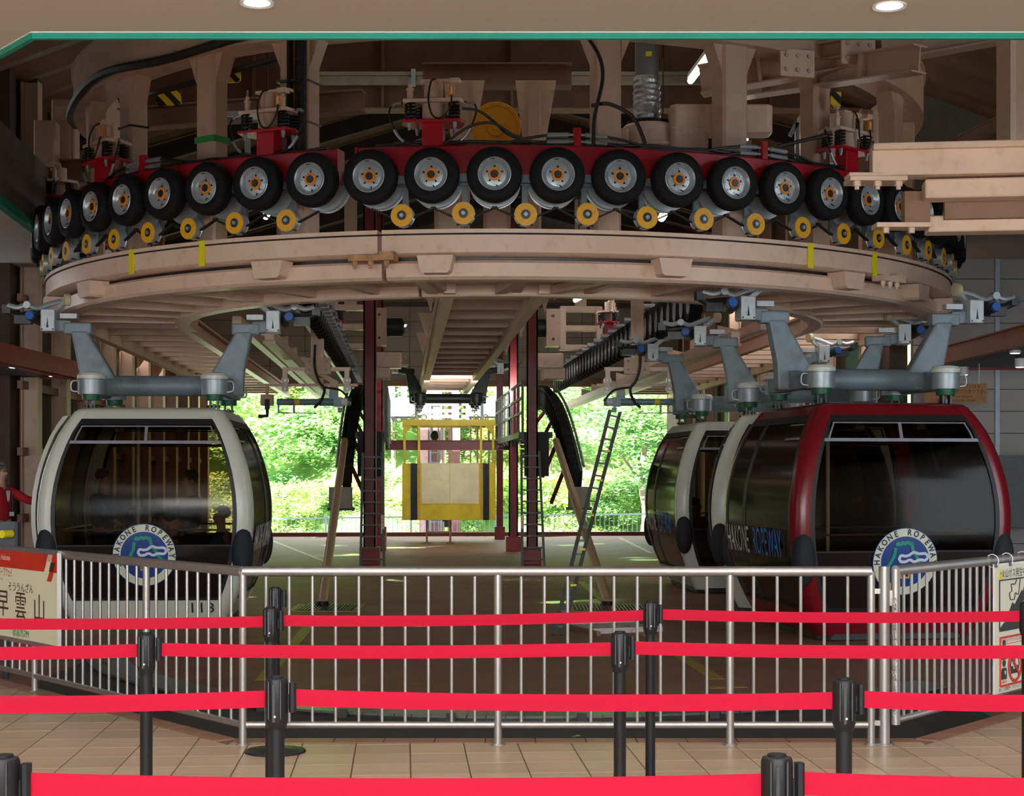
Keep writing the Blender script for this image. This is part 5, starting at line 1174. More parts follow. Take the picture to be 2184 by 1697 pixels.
# side canopies with red beams and round downlights
for sg, X, Y0, Y1, zt, lab in ((-1, -6.6, 18.5, 24.3, 3.25, 'left'), (1, 6.45, 18.6, 24.8, 3.42, 'right')):
    t = thing('canopy', 'boarding canopy with red edge beam and dark underside on the %s' % lab, 'canopy', (X, 21, zt))
    m = MB(); m.ibeam((X, Y0, zt-.12), (X-.068*(Y1-Y0)*.4, Y1, zt-.12), .12, .26); m.beam((X-.05*sg, Y0, zt-.12), (X-.05*sg, Y1, zt-.12), .03, .25); m.out('edge_beam', REDB, t, smooth=False)
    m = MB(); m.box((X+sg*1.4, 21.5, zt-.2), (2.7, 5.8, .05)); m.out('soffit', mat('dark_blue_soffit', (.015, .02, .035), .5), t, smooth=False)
    m = MB(); m.beam((X, Y1, zt-.12), (X+sg*3, Y1, zt-.12), .1, .24); m.out('cross_beam', REDB, t, smooth=False)
    for i, (px, py, Y) in enumerate(((30, 776, 21.7), (114, 795, 23.7)) if sg < 0 else ((2165, 745, 21.0), (2055, 792, 24), (2176, 775, 22))):
        c = W(px, py, Y); d = thing('downlight', 'white drum downlight under the %s canopy, %s' % (lab, ['nearest the frame edge', 'second one towards the middle', 'lower one at the frame edge'][i]), 'lamp', tuple(c))
        m = MB(); m.cyl(c-Vector((0, 0, .05)), c+Vector((0, 0, .07)), .075, .075, 24); m.out('drum', LAMPW, d); m = MB(); m.cyl(c-Vector((0, 0, .055)), c-Vector((0, 0, .048)), .06, .06, 24); m.out('lens', mat('lamp_lens_dim', (1, 1, 1), .5, emit=(1, .97, .9), estr=4 if i == 0 else 2), d)
        m = MB(); m.cyl(c+Vector((0, 0, .07)), (c.x, c.y, zt-.2), .01, .01, 6); m.out('stem', BLACK, d)
# orange hanging notice at right
c = W(2038, 838, 23.6); t = thing('hanging_notice', 'orange hanging notice board with dark lettering behind the red cabin hanger', 'sign', tuple(c)); m = MB(); m.box(c, (132/F*23.6, .03, 41/F*23.6)); m.out('board', mat('orange_board', (.48, .22, .07), .6), t, smooth=False)
DK = mat('dark_print', (.03, .02, .02), .6)
for s_, y, sz in (('お乗り場は２ヵ所ございます。', .095, .062), ('左右の改札口に分かれてお並び下さい。', .02, .058), ('There are two boarding gates.', -.05, .042), ('Please line up on the left and right.', -.108, .042)):
    lettering(s_, sz, lambda x, yy: c+Vector((x, -.02, yy+y)), DK, t)
m = MB()
for x in (-.35, .35): m.cyl(c+Vector((x, 0, .14)), c+Vector((x, 0, .62)), .008, .008, 6)
m.out('hanger_rod', GALV, t)
# far downlight on the rear lintel
c = W(853, 692, 42); t = thing('bay_lamp', 'bright round lamp glowing on the rear wall left of the centre track', 'lamp', tuple(c)); m = MB(); m.lathe([(.05, .12), (.12, .08), (.2, .0), (.17, -.02)], 20, c=c); m.out('shade', LAMPW, t); m = MB(); m.cyl(c+Vector((0, 0, .1)), c+Vector((0, 2.6, .1)), .03, .03, 8); m.out('bracket_arm', GALV, t); m = MB(); m.cyl(c-Vector((0, 0, .05)), c-Vector((0, 0, .01)), .16, .16, 20); m.out('lens', mat('bright_lens', (1, 1, 1), .5, emit=(1, 1, .95), estr=25), t)
# smoke detector, right
m = MB(); c = W(2081, 480, 21.3); m.lathe([(.03, -.05), (.05, -.04), (.06, 0), (.06, .02)], 16, c=(c.x, c.y, c.z)); tag(m.out('smoke_detector', WHITE, None, loc=tuple(c)), 'small white round detector on the pale ceiling at right behind the tyres', 'detector')
# ceiling downlights
for i, (px, py, lab) in enumerate(((548, 5, 'lit recessed ceiling lamp at the top left of the soffit'), (1897, 12, 'lit recessed ceiling lamp at the top right of the soffit'))):
    Y = (ZC-EYE)*F/(HY-py); c = Vector(((px-CX)/F*Y, Y, ZC)); t = thing('recessed_lamp', lab, 'lamp', tuple(c)); m = MB(); m.lathe([(.066, -.003), (.085, -.009), (.085, .0), (.066, .0)], 32, c=c, closed=True); m.out('trim_ring', LAMPW, t); m = MB(); m.cyl(c-Vector((0, 0, .004)), c-Vector((0, 0, .001)), .066, .066, 32); m.out('lens', mat('recessed_lens', (1, 1, 1), .5, emit=(1, 1, 1), estr=6), t)
    light('recessed_light', 'SPOT', c-Vector((0, 0, .03)), 25, (0, 0, 0), .06, spot=radians(110))
# ================================================================== PLATFORM DETAILS
def gp(px, py, z=ZP): Y = (EYE-z)*F/(py-HY); return Vector(((px-CX)/F*Y, Y, z))
YLINE = mat('worn_yellow_floor_line', (.36, .24, .02), .5, 0, .2, 4, dirt=(.1, .07, .03), dscale=3, damt=.8)
def fline(pts, w_, label):
    P = [gp(*p) for p in pts]; m = MB()
    for a, b in zip(P, P[1:]): m.beam(a+Vector((0, 0, .002)), b+Vector((0, 0, .002)), w_, .004)
    return tag(m.out('floor_line', YLINE, None, smooth=False, loc=tuple(P[0])), label, 'floor line')
fline([(670, 1322), (560, 1450)], .13, 'yellow painted floor line slanting down left behind the fence')
fline([(1238, 1240), (1365, 1345), (1530, 1448)], .13, 'yellow painted floor line slanting down right behind the fence')
fline([(770, 1401), (1310, 1399)], .035, 'thin yellow floor line running straight across the middle')
fline([(1510, 1466), (1590, 1464)], .12, 'short yellow floor mark at the lower right behind the fence')
fline([(700, 1498), (760, 1500)], .1, 'short yellow floor mark at the lower left behind the fence')
fline([(560, 1145), (700, 1200)], .1, 'pale painted floor line at the far left of the platform'); fline([(1320, 1146), (1390, 1180)], .1, 'pale painted floor line at the far right of the platform')
for x0, x1, lab in ((640, 756, 'left'), (1225, 1395, 'right')):
    a = gp(x0, 1296); b = gp(x1, 1296); c = (a+b)/2; t = thing('floor_grating', 'dark slotted floor grating with yellow border at the foot of the %s strut' % lab, 'grating', tuple(c))
    m = MB(); wd = b.x-a.x
    for dy in (-.55, .55): m.box(c+Vector((0, dy, .004)), (wd+.2, .09, .008))
    for dx in (-wd/2-.06, wd/2+.06): m.box(c+Vector((dx, 0, .004)), (.09, 1.1, .008))
    m.out('yellow_border', YLINE, t, smooth=False)
    m = MB(); n = int(wd/.045)
    for i in range(n): m.box(c+Vector((-wd/2+(i+.5)*wd/n, 0, .008)), (.02, .98, .014))
    o = m.out('slat_set', DSTEEL, t, smooth=False); o['kind'] = 'stuff'
# curved guide trough in front (metal edge)
pts = [gp(206, 1398), gp(232, 1432), gp(290, 1456), gp(380, 1480), gp(470, 1499), gp(560, 1514), gp(680, 1524), gp(820, 1532), gp(1000, 1537), gp(1200, 1537), gp(1400, 1533), gp(1600, 1524), gp(1780, 1508), gp(1900, 1490), gp(2000, 1470)]
P = smoothpts(pts, 5); t = thing('curved_guide_kerb', 'low curved metal guide kerb on the platform just behind the fence', 'kerb', tuple(P[30]))
m = MB()
for a, b in zip(P, P[1:]): m.beam(a+Vector((0, .16, .03)), b+Vector((0, .16, .03)), .36, .02)
m.out('top_plate', mat('worn_green_lit_metal', (.20, .22, .19), .3, .5, .15, 3), t)  # green of the reflected light put into the metal's grey
m = MB()
for a, b in zip(P, P[1:]): m.beam(a+Vector((0, -.02, .012)), b+Vector((0, -.02, .012)), .04, .024)
m.out('web', DSTEEL, t)
for i in range(4, len(P)-4, 7):
    m = MB(); p = P[i]; m.box(p+Vector((0, -.06, .03)), (.07, .06, .06)); m.out('bracket', DSTEEL, t, smooth=False)
m = MB(); vs = [P[0]+Vector((-1.5, 2, .003))]+[p+Vector((0, 0, .003)) for p in P]+[Vector((5.2, 12.95, ZP+.003)), Vector((2.42, 9.56, ZP+.003)), Vector((-1.66, 9.56, ZP+.003)), Vector((-4.45, 12.9, ZP+.003))]
for i in range(1, len(P)):
    a, b = P[i-1], P[i]; m.add([a+Vector((0, 0, .003)), b+Vector((0, 0, .003)), Vector((b.x, max(9.57, 9.57+max(0, abs(b.x-.38)-2.04)*1.19), ZP+.003)), Vector((a.x, max(9.57, 9.57+max(0, abs(a.x-.38)-2.04)*1.19), ZP+.003))], [(0, 3, 2, 1)])
struct(m, 'floor_gap_shade', KERBD)  # flat dark sheet laid on the floor, stands in for the gap's shade
# scraps on the floor: white rusty grating and plates
c = gp(1310, 1342); t = thing('metal_grate', 'white rust-speckled metal panel lying on the floor at the ladder foot', 'panel', tuple(c), .35); RW = mat('rusty_white_paint', (.55, .52, .5), .6, 0, .1, 10, dirt=(.25, .05, .02), dscale=10, damt=.9)
m = MB()
for i in range(9): m.box((-.36+i*.09, 0, .03), (.06, .75, .02))
m.box((0, -.38, .03), (.85, .04, .06)); m.box((0, .38, .03), (.85, .04, .06)); m.out('slatted_plate', RW, t, world=False, smooth=False)
m = MB(); m.box((-.45, -.1, .02), (.05, 1.0, .05)); m.out('side_bar', PINKD, t, world=False, smooth=False)
m = MB(); c = gp(1185, 1575, .0); m.add([(0, 0, .004), (.03, .01, .012), (.05, -.01, .006), (.035, -.03, .01), (.0, -.025, .004), (-.02, -.01, .01)], [(0, 1, 2), (0, 2, 3), (0, 3, 4), (0, 4, 5)]); o = m.out('fallen_leaf', mat('green_leaf', (.2, .4, .03), .5), None); o.location = W(1222, 1575, 9.6); o.location.z = .002; tag(o, 'small green leaf on the tiles near the fence', 'leaf')
# ================================================================== FENCE
def bar_fence(name, label, cat, p0, p1, posts, zt=1.015, zb=.118, step=.1335, off=None, rt=.030, rb=.0205, pr=.0235, br=.0098, ends=(True, True), z_shift=0):
    p0 = Vector((*p0, 0)); p1 = Vector((*p1, 0)); L = (p1-p0).length; d = (p1-p0)/L
    t = thing(name, label, cat, tuple(p0)); U = Vector((0, 0, 1))
    m = MB(); m.cyl(p0+U*zt, p1+U*zt, rt, rt, 20); m.out('top_rail', STEEL, t)
    pos = sorted(posts)
    for x in pos:
        m = MB(); q = p0+d*x; m.cyl(q, q+U*zt, pr, pr, 16); m.cyl(q, q+U*.012, pr*1.9, pr*1.5, 20); m.out('post', STEEL, t)
    seg = sorted(set([0]+pos+[L]))
    for a, b in zip(seg, seg[1:]):
        if b-a < .1: continue
        m = MB(); m.cyl(p0+d*(a+.02)+U*zb, p0+d*(b-.02)+U*zb, rb, rb, 14); m.out('bottom_rail', STEEL, t)
        n = int(round((b-a)/step)); s = (b-a)/n
        for i in range(1, n):
            m = MB(); q = p0+d*(a+i*s); m.cyl(q+U*zb, q+U*(zt-rt*.5), br, br, 10); m.out('baluster', STEEL, t)
    return t
X = lambda px, Y=9.33: (px-CX)/F*Y
fx0 = X(518)
bar_fence('railing', 'long front section of stainless steel railing across the middle', 'railing', (X(518), 9.33), (X(1858), 9.33), [0.0, X(1062)-fx0, X(1557)-fx0, X(1858)-fx0], step=.134)
ld = Vector((-2.295, 2.72)).normalized(); lp = lambda s: (-1.575+ld.x*s, 9.33+ld.y*s)
def s_at(px):  # distance along the left railing at image column px
    k = (px-CX)/F; return (-1.575-k*9.33)/(k*ld.y-ld.x)
bar_fence('railing', 'left section of stainless steel railing slanting away, carrying the station sign', 'railing', (-1.575, 9.33), lp(5.2), [s_at(312), s_at(74), s_at(74)+1.45], step=.134)
# double post and gate
t = thing('gate_post', 'thick stainless steel post between the railing and the gate', 'post', (X(1886), 9.33, 0)); m = MB(); m.cyl((X(1886), 9.33, 0), (X(1886), 9.33, 1.045), .032, .032, 20); m.cyl((X(1886), 9.33, 0), (X(1886), 9.33, .012), .055, .045, 20); m.out('tube', STEEL, t)
m = MB(); m.box((X(1872), 9.33, .9), (.06, .03, .03)); m.box((X(1872), 9.33, .13), (.06, .03, .03)); m.box((X(1901), 9.33, .86), (.03, .03, .09)); m.out('hinge', STEEL, t, smooth=False)
gd = Vector((3.47-2.24, 10.8-9.33)).normalized(); g0 = Vector((X(1910), 9.33)); gl = lambda s: tuple(g0+gd*s)
gate = bar_fence('gate', 'stainless steel barred gate at the right with a chain and warning poster', 'gate', gl(0), gl(3.2), [], zt=1.02, zb=.145, step=.104)
m = MB(); m.cyl((g0.x, g0.y, .12), (g0.x, g0.y, 1.03), .027, .027, 16); m.out('gate_stile', STEEL, gate)
e = gl(3.2); m = MB(); m.cyl((e[0], e[1], .0), (e[0], e[1], 1.03), .027, .027, 16); m.out('gate_stile', STEEL, gate)
ch = thing('chain', 'steel chain hanging down the gate edge', 'chain', (X(1903), 9.27, .86)); 
lk = MB(); LP = [(0, 0, .018), (.008, 0, .014), (.010, 0, 0), (.008, 0, -.014), (0, 0, -.018), (-.008, 0, -.014), (-.010, 0, 0), (-.008, 0, .014)]; lk.tube(LP, .0026, 5, closed=True); lme = lk.mesh('link', STEEL)
for i in range(23):
    o = bpy.data.objects.new('link', lme); SC.collection.objects.link(o); o.parent = ch; o.location = (.004*sin(i*1.7), 0, -.015-i*.0295); o.rotation_euler = (0, .08*sin(i*2.1), (i % 2)*pi/2)
# ================================================================== STATION SIGN on left railing
ux = Vector((-ld.x, -ld.y, 0)); un = Vector((ld.y, -ld.x, 0)); un = -un if un.y > 0 else un   # ux points right in the picture, un towards camera
s1 = s_at(139); BWd = 1.46; O = Vector((*lp(s1), .362))-ux*BWd+un*.045   # lower left corner
sg_ = thing('station_sign', 'cream station name board with red header and Japanese lettering hung on the left railing', 'sign', tuple(O))
BP = lambda x, y, o=0: O+ux*x+Vector((0, 0, y))+un*o
def flat(poly, off, name, mt, P, parent, th=.002, label=None):
    m = MB(); m.prism([tuple(P(x, y, off)) for x, y in poly], P(0, 0, th)-P(0, 0, 0)); o = m.out(name, mt, parent, smooth=False)
    if label: o['label'] = label
    return o
SIGNC = mat('cream_sign_face', (.76, .74, .54), .45, 0, .01); SRED = mat('sign_red', (.60, .028, .012), .45); SBR = mat('dark_brown_print', (.075, .02, .015), .5); SGR = mat('green_print', (.03, .30, .10), .5); PALE = mat('pale_pink_slash', (.62, .45, .36), .5)
R_ = [(0, 0), (BWd, 0), (BWd, .667), (0, .667)]
flat(R_, -.02, 'board', SIGNC, BP, sg_, .02)
m = MB()
for a, b in (((0, 0), (BWd, 0)), ((0, .667), (BWd, .667)), ((0, 0), (0, .667)), ((BWd, 0), (BWd, .667))): m.beam(BP(*a, -.005), BP(*b, -.005), .03, .03)
m.out('frame', STEEL, sg_, smooth=False)
x3 = BWd-.02
flat([(.02, .525), (BWd-.25, .525), (BWd-.175, .652), (.02, .652)], .001, 'red_header', SRED, BP, sg_)
flat([(BWd-.175, .652), (BWd-.1, .652), (BWd-.135, .60), (BWd-.21, .60)], .001, 'slash', PALE, BP, sg_)
flat([(BWd-.1, .652), (x3, .652), (x3, .525), (BWd-.085, .525), (BWd-.155, .525+.0)], .001, 'red_corner', SRED, BP, sg_)
flat([(BWd-.155, .525), (BWd-.085, .525), (BWd-.125, .46), (BWd-.20, .46)], .001, 'slash', SRED, BP, sg_)
flat([(BWd-.128, .595), (BWd-.055, .595), (BWd-.085, .53), (BWd-.155, .53)], .004, 'slash', SBR, BP, sg_)
LM = lambda x0, y0, P, o=.003: (lambda x, y: P(x0+x, y0+y, o))
RX1 = BWd-s_at(36)+s1
lettering('Odakyu Hakone', .062, LM(BWd-(s_at(35)-s1), .598, BP), WHITE, sg_, align='RIGHT', xs=.85)
lettering('ロープウェイ', .074, LM(BWd-(s_at(40)-s1), .485, BP), SRED, sg_, align='RIGHT', xs=.60)
lettering('箱根', .078, LM(BWd-(s_at(40)-s1)-.285, .485, BP), SBR, sg_, align='RIGHT', xs=.75)
lettering('Hakone Ropeway', .034, LM(BWd-(s_at(20)-s1), .437, BP), mat('grey_print', (.35, .33, .28), .5), sg_, align='RIGHT')
XC = BWd-(s_at(57)-s1)
lettering('そううんざん', .072, LM(XC, .385, BP), SBR, sg_, xs=1.05)
for ch_, px in (('早', 20), ('雲', 57), ('山', 97)): lettering(ch_, .215, LM(BWd-(s_at(px)-s1), .245, BP), SBR, sg_)
lettering('Sounzan', .06, LM(XC, .122, BP), SBR, sg_); lettering('標高757M', .072, LM(XC, .055, BP), SGR, sg_, xs=.95)
# ================================================================== POSTER on the gate
def sg_at(px): k = (px-CX)/F; return (g0.x-k*g0.y)/(k*gd.y-gd.x)
q0 = sg_at(2106); gx = Vector((gd.x, gd.y, 0)); gn = Vector((gd.y, -gd.x, 0)); PO = Vector((*gl(q0), .155))+gn*.04; PH_ = .845; PW = .66
ps = thing('warning_poster', 'white warning poster with volcano picture hung by rings on the gate', 'poster', tuple(PO)); PP = lambda x, y, o=0: PO+gx*x+Vector((0, 0, y))+gn*o
PC = mat('poster_paper', (.72, .73, .60), .4, 0, .01)
flat([(0, 0), (PW, 0), (PW, PH_), (0, PH_)], -.004, 'sheet', mat('white_card', (.8, .8, .8), .4), PP, ps, .004); flat([(.02, .0), (PW, .0), (PW, PH_-.012), (.02, PH_-.012)], 0, 'print_area', PC, PP, ps, .001)
lettering('火山ガス発生中', .062, LM(.325, .772, PP), BLK, ps, xs=.93)
for x in (.105, .545):
    flat([(x-.036, .745), (x+.036, .745), (x, .81)], .002, 'warning_triangle', YTAPE, PP, ps); lettering('!', .05, LM(x, .77, PP, .006), BLK, ps)
m = MB()
for a, b in (((.09, .735), (.60, .735)), ((.09, .735), (.09, .42)), ((.60, .735), (.60, .42))): m.beam(PP(*a, .003), PP(*b, .003), .008, .008)
m.out('picture_border', BLK, ps, smooth=False)
flat([(.09, .40), (.60, .40), (.60, .60), (.50, .68), (.475, .64), (.46, .655), (.34, .565), (.30, .58), (.20, .47), (.09, .42)], .002, 'volcano_shape', BLK, PP, ps)
for pts_ in ([(.27, .60), (.25, .64), (.29, .66), (.28, .70), (.34, .70), (.37, .73)], [(.27, .60), (.33, .60), (.35, .64), (.40, .63), (.42, .70), (.43, .73)], [(.52, .66), (.54, .70), (.58, .69), (.59, .73)]):
    m = MB(); m.tube(smoothpts([PP(x, y, .003) for x, y in pts_], 4), .0035, 5); m.out('smoke_line', BLK, ps)
for x, y, r in ((.49, .545, .035), (.55, .52, .03)):
    m = MB(); m.lathe([(.001, .003), (r, .003), (r, .005), (.001, .005)], 20, c=PP(x, y), ax=gn); m.out('gas_puff', PC, ps)
m = MB()
for a, b in (((.10, .36), (.62, .36)), ((.10, .36), (.10, .045)), ((.10, .045), (.62, .045))): m.beam(PP(*a, .003), PP(*b, .003), .012, .012)
m.out('red_border', SRED, ps, smooth=False)
lettering('次の方はロープウェイにはご乗車できません', .026, LM(.35, .335, PP), SRED, ps, xs=.9)
m = MB(); m.beam(PP(.14, .315, .003), PP(.60, .315, .003), .003, .003); m.out('underline', SRED, ps, smooth=False)
m = MB(); m.lathe([(.093, .003), (.112, .003), (.112, .008), (.093, .008)], 40, c=PP(.34, .165), ax=gn, closed=True); m.beam(PP(.27, .235, .006), PP(.41, .095, .006), .02, .006, up=gn); m.out('prohibition_sign', SRED, ps, smooth=False)
m = MB(); m.prism([tuple(PP(x, y, .002)) for x, y in ((.28, .11), (.40, .11), (.41, .16), (.36, .16), (.36, .14), (.31, .14), (.31, .16), (.265, .16))], gn*.002)
for a, b in (((.265, .16), (.285, .215)), ((.285, .215), (.40, .215)), ((.40, .215), (.41, .16)), ((.34, .215), (.34, .15))): m.beam(PP(*a, .003), PP(*b, .003), .006, .003)
m.out('cabin_pictogram', BLK, ps, smooth=False)
def picto(x, y):
    m = MB(); m.lathe([(.001, .002), (.024, .002), (.024, .004), (.001, .004)], 16, c=PP(x, y+.105), ax=gn); m.prism([tuple(PP(x+a, y+b, .002)) for a, b in ((-.042, 0), (.042, 0), (.045, .055), (.03, .075), (-.03, .075), (-.045, .055))], gn*.002); m.out('figure_pictogram', BLK, ps, smooth=False)
picto(.165, .085); picto(.165, .215); picto(.535, .085); picto(.535, .215)
m = MB(); m.prism([tuple(PP(.18+a, .13+b, .0045)) for a, b in ((0, -.018), (.014, .004), (.008, .012), (0, .006), (-.008, .012), (-.014, .004))], gn*.001); m.out('heart_mark', PC, ps, smooth=False)
for s_, x, y in (('ぜんそく', .165, .20), ('心臓疾患', .165, .067), ('体調不良', .535, .20), ('気管支疾患', .535, .067)): lettering(s_, .022, LM(x, y, PP), SRED, ps)
lettering('詳しくは看板や、チラシにてご確認ください', .028, LM(.35, .02, PP), BLK, ps, xs=.95)
for i, x in enumerate((.03, .26, .52)):
    m = MB(); c = PP(x, .865, -.02); R0 = gx.cross(Vector((0, 0, 1)))
    m.tube([c+(gn*cos(2*pi*k/20)+Vector((0, 0, 1))*sin(2*pi*k/20))*.042 for k in range(20)], .0035, 5, closed=True); o = m.out('hanging_ring', WHITE, ps)
    m = MB(); m.box(PP(x, .835, .002), (.02, .02, .025)); m.out('clip', mat('bulldog_clip', (.05, .06, .12), .4), ps, smooth=False)
# ================================================================== STANCHIONS with red belts
TAPE = mat('bright_red_belt', (.45, .009, .036), .7, 0, .05, 3, spec=.08, stretch=(.2, 1, 40))
def sxy(px, Y): return Vector(((px-CX)/F*Y, Y, 0))
stn = thing('queue_stanchion', '', 'stanchion', (0, 0, 0), 0, 'black belt stanchions of the queue')
m = MB(); m.lathe([(.172, 0), (.175, .003), (.172, .010), (.06, .018), (.03, .03), (.027, .03)], 40); m.out('base', BLACK, stn, world=False)
m = MB(); m.cyl((0, 0, .02), (0, 0, .80), .0255, .0255, 24); m.out('pole', BLACK, stn, world=False)
m = MB(); m.lathe([(.03, .775), (.034, .79), (.037, .80), (.037, .925), (.034, .935), (.022, .938), (.022, .943), (.001, .945)], 28); hd = m.out('head', BLACK, stn, world=False)
m = MB(); m.box((-.004, -.037, .86), (.008, .006, .12)); m.box((-.02, -.034, .87), (.004, .012, .12)); m.box((.018, -.034, .87), (.004, .012, .12)); m.out('slot_cover', DSTEEL, hd, world=False, smooth=False)
m = MB(); m.cyl((0, -.042, .818), (0, -.036, .818), .004, .004, 8); m.out('screw', SILVER, hd, world=False)
m = MB(); m.cbox((.052, 0, .875), (.022, .03, .095), .006); m.box((.037, 0, .86), (.02, .012, .05)); m.out('belt_clip', BLACK, hd, world=False, smooth=False)
def belt(a, b, label=None, wd=.054, z=.874, sag=.012, tw=0, s0=.062, s1=.036):
    A = sxy(*a); B = sxy(*b); d = (B-A).normalized(); A = A+d*s0; B = B-d*s1; m = MB(); n = 24; nn = Vector((-d.y, d.x, 0)); vs = []
    for i in range(n+1):
        f = i/n; p = A.lerp(B, f)+Vector((0, 0, z-sag*4*f*(1-f)-.004*f)); k = nn*.0011; h = Vector((0, 0, wd/2))+nn*(tw*sin(pi*f)*.01)
        vs += [p-k-h, p+k-h, p+k+h, p-k+h]
    fs = [(4*i+j, 4*i+(j+1) % 4, 4*i+4+(j+1) % 4, 4*i+4+j) for i in range(n) for j in range(4)]+[(3, 2, 1, 0), (4*n, 4*n+1, 4*n+2, 4*n+3)]
    return m.add(vs, fs)
# (key: px, Y, label, next)
ST = [('A', 587, 9.1, 'black stanchion nearest the fence, just behind another one at centre left, base on the tiles', None),
      ('B', 577, 7.75, 'black stanchion at centre left holding the uppermost red belt', 'F'),
      ('C', 312, 6.5, 'black stanchion in front of the left railing holding the second belt row', 'G'),
      ('D', 590, 5.12, 'large black stanchion head at centre left holding the third belt row', 'H'),
      ('E', 8, 3.70, 'big black stanchion cut by the lower left corner of the picture', 'I'),
      ('F', 1387, 8.1, 'black stanchion at centre right holding the uppermost red belt', 'J'),
      ('G', 1322, 6.56, 'black stanchion at centre right holding the second belt row', 'K'),
      ('H', 1800, 5.08, 'black stanchion before the gate posts holding the third belt row', 'L'),
      ('I', 1657, 3.71, 'largest black stanchion head at the bottom right', 'M'),
      ('J', 2190, 8.04, 'black stanchion cut by the right edge of the picture in front of the poster', None),
      ('K', 2420, 6.5, 'black stanchion beyond the right edge, second row', None), ('L', 2520, 5.1, 'black stanchion beyond the right edge, third row', None), ('M', 2900, 3.7, 'black stanchion beyond the right edge, nearest row', None),
      ('N', -330, 7.7, 'black stanchion beyond the left edge, uppermost row', 'B'), ('O', -480, 6.45, 'black stanchion beyond the left edge, second row', 'C'), ('P', -460, 5.0, 'black stanchion beyond the left edge, third row', 'D')]
pos = {k: (px, Y) for k, px, Y, *_ in ST}
PINKT = mat('sunlit_red_belt', (.86, .013, .04), .55)
for i, (k, px, Y, lab, nx) in enumerate(ST):
    o = stn if i == 0 else dup(stn, (0, 0, 0)); o.location = sxy(px, Y); o['label'] = lab
    if nx: b = belt((px, Y), pos[nx]); b.out('belt', TAPE, o, smooth=False)
# ================================================================== PEOPLE
SKIN = mat('skin', (.48, .27, .18), .5, 0, .05); HAIRG = mat('grey_hair', (.16, .15, .14), .7, 0, .3, 40); HAIRB = mat('black_hair', (.015, .012, .01), .6); JRED = mat('red_jacket_cloth', (.42, .008, .012), .7); CWH = mat('white_shirt_cloth', (.7, .7, .7), .7); CBL = mat('dark_blue_cloth', (.03, .05, .10), .8); CBK = mat('black_cloth', (.015, .015, .018), .8); CGY = mat('grey_cloth', (.12, .12, .13), .8)
def skinobj(name, verts, edges, radii, root, material, parent, levels=1):
    me = bpy.data.meshes.new(name); me.from_pydata([tuple(v) for v in verts], edges, []); me.update()
    o = bpy.data.objects.new(name, me); SC.collection.objects.link(o); me.materials.append(material)
    md = o.modifiers.new('skin', 'SKIN'); md.use_smooth_shade = True
    for i, r in enumerate(radii):
        d = me.skin_vertices[0].data[i]; d.radius = (r, r) if not hasattr(r, '__len__') else r; d.use_root = (i == root)
    s = o.modifiers.new('sub', 'SUBSURF'); s.levels = levels; s.render_levels = levels
    o.parent = parent; return o
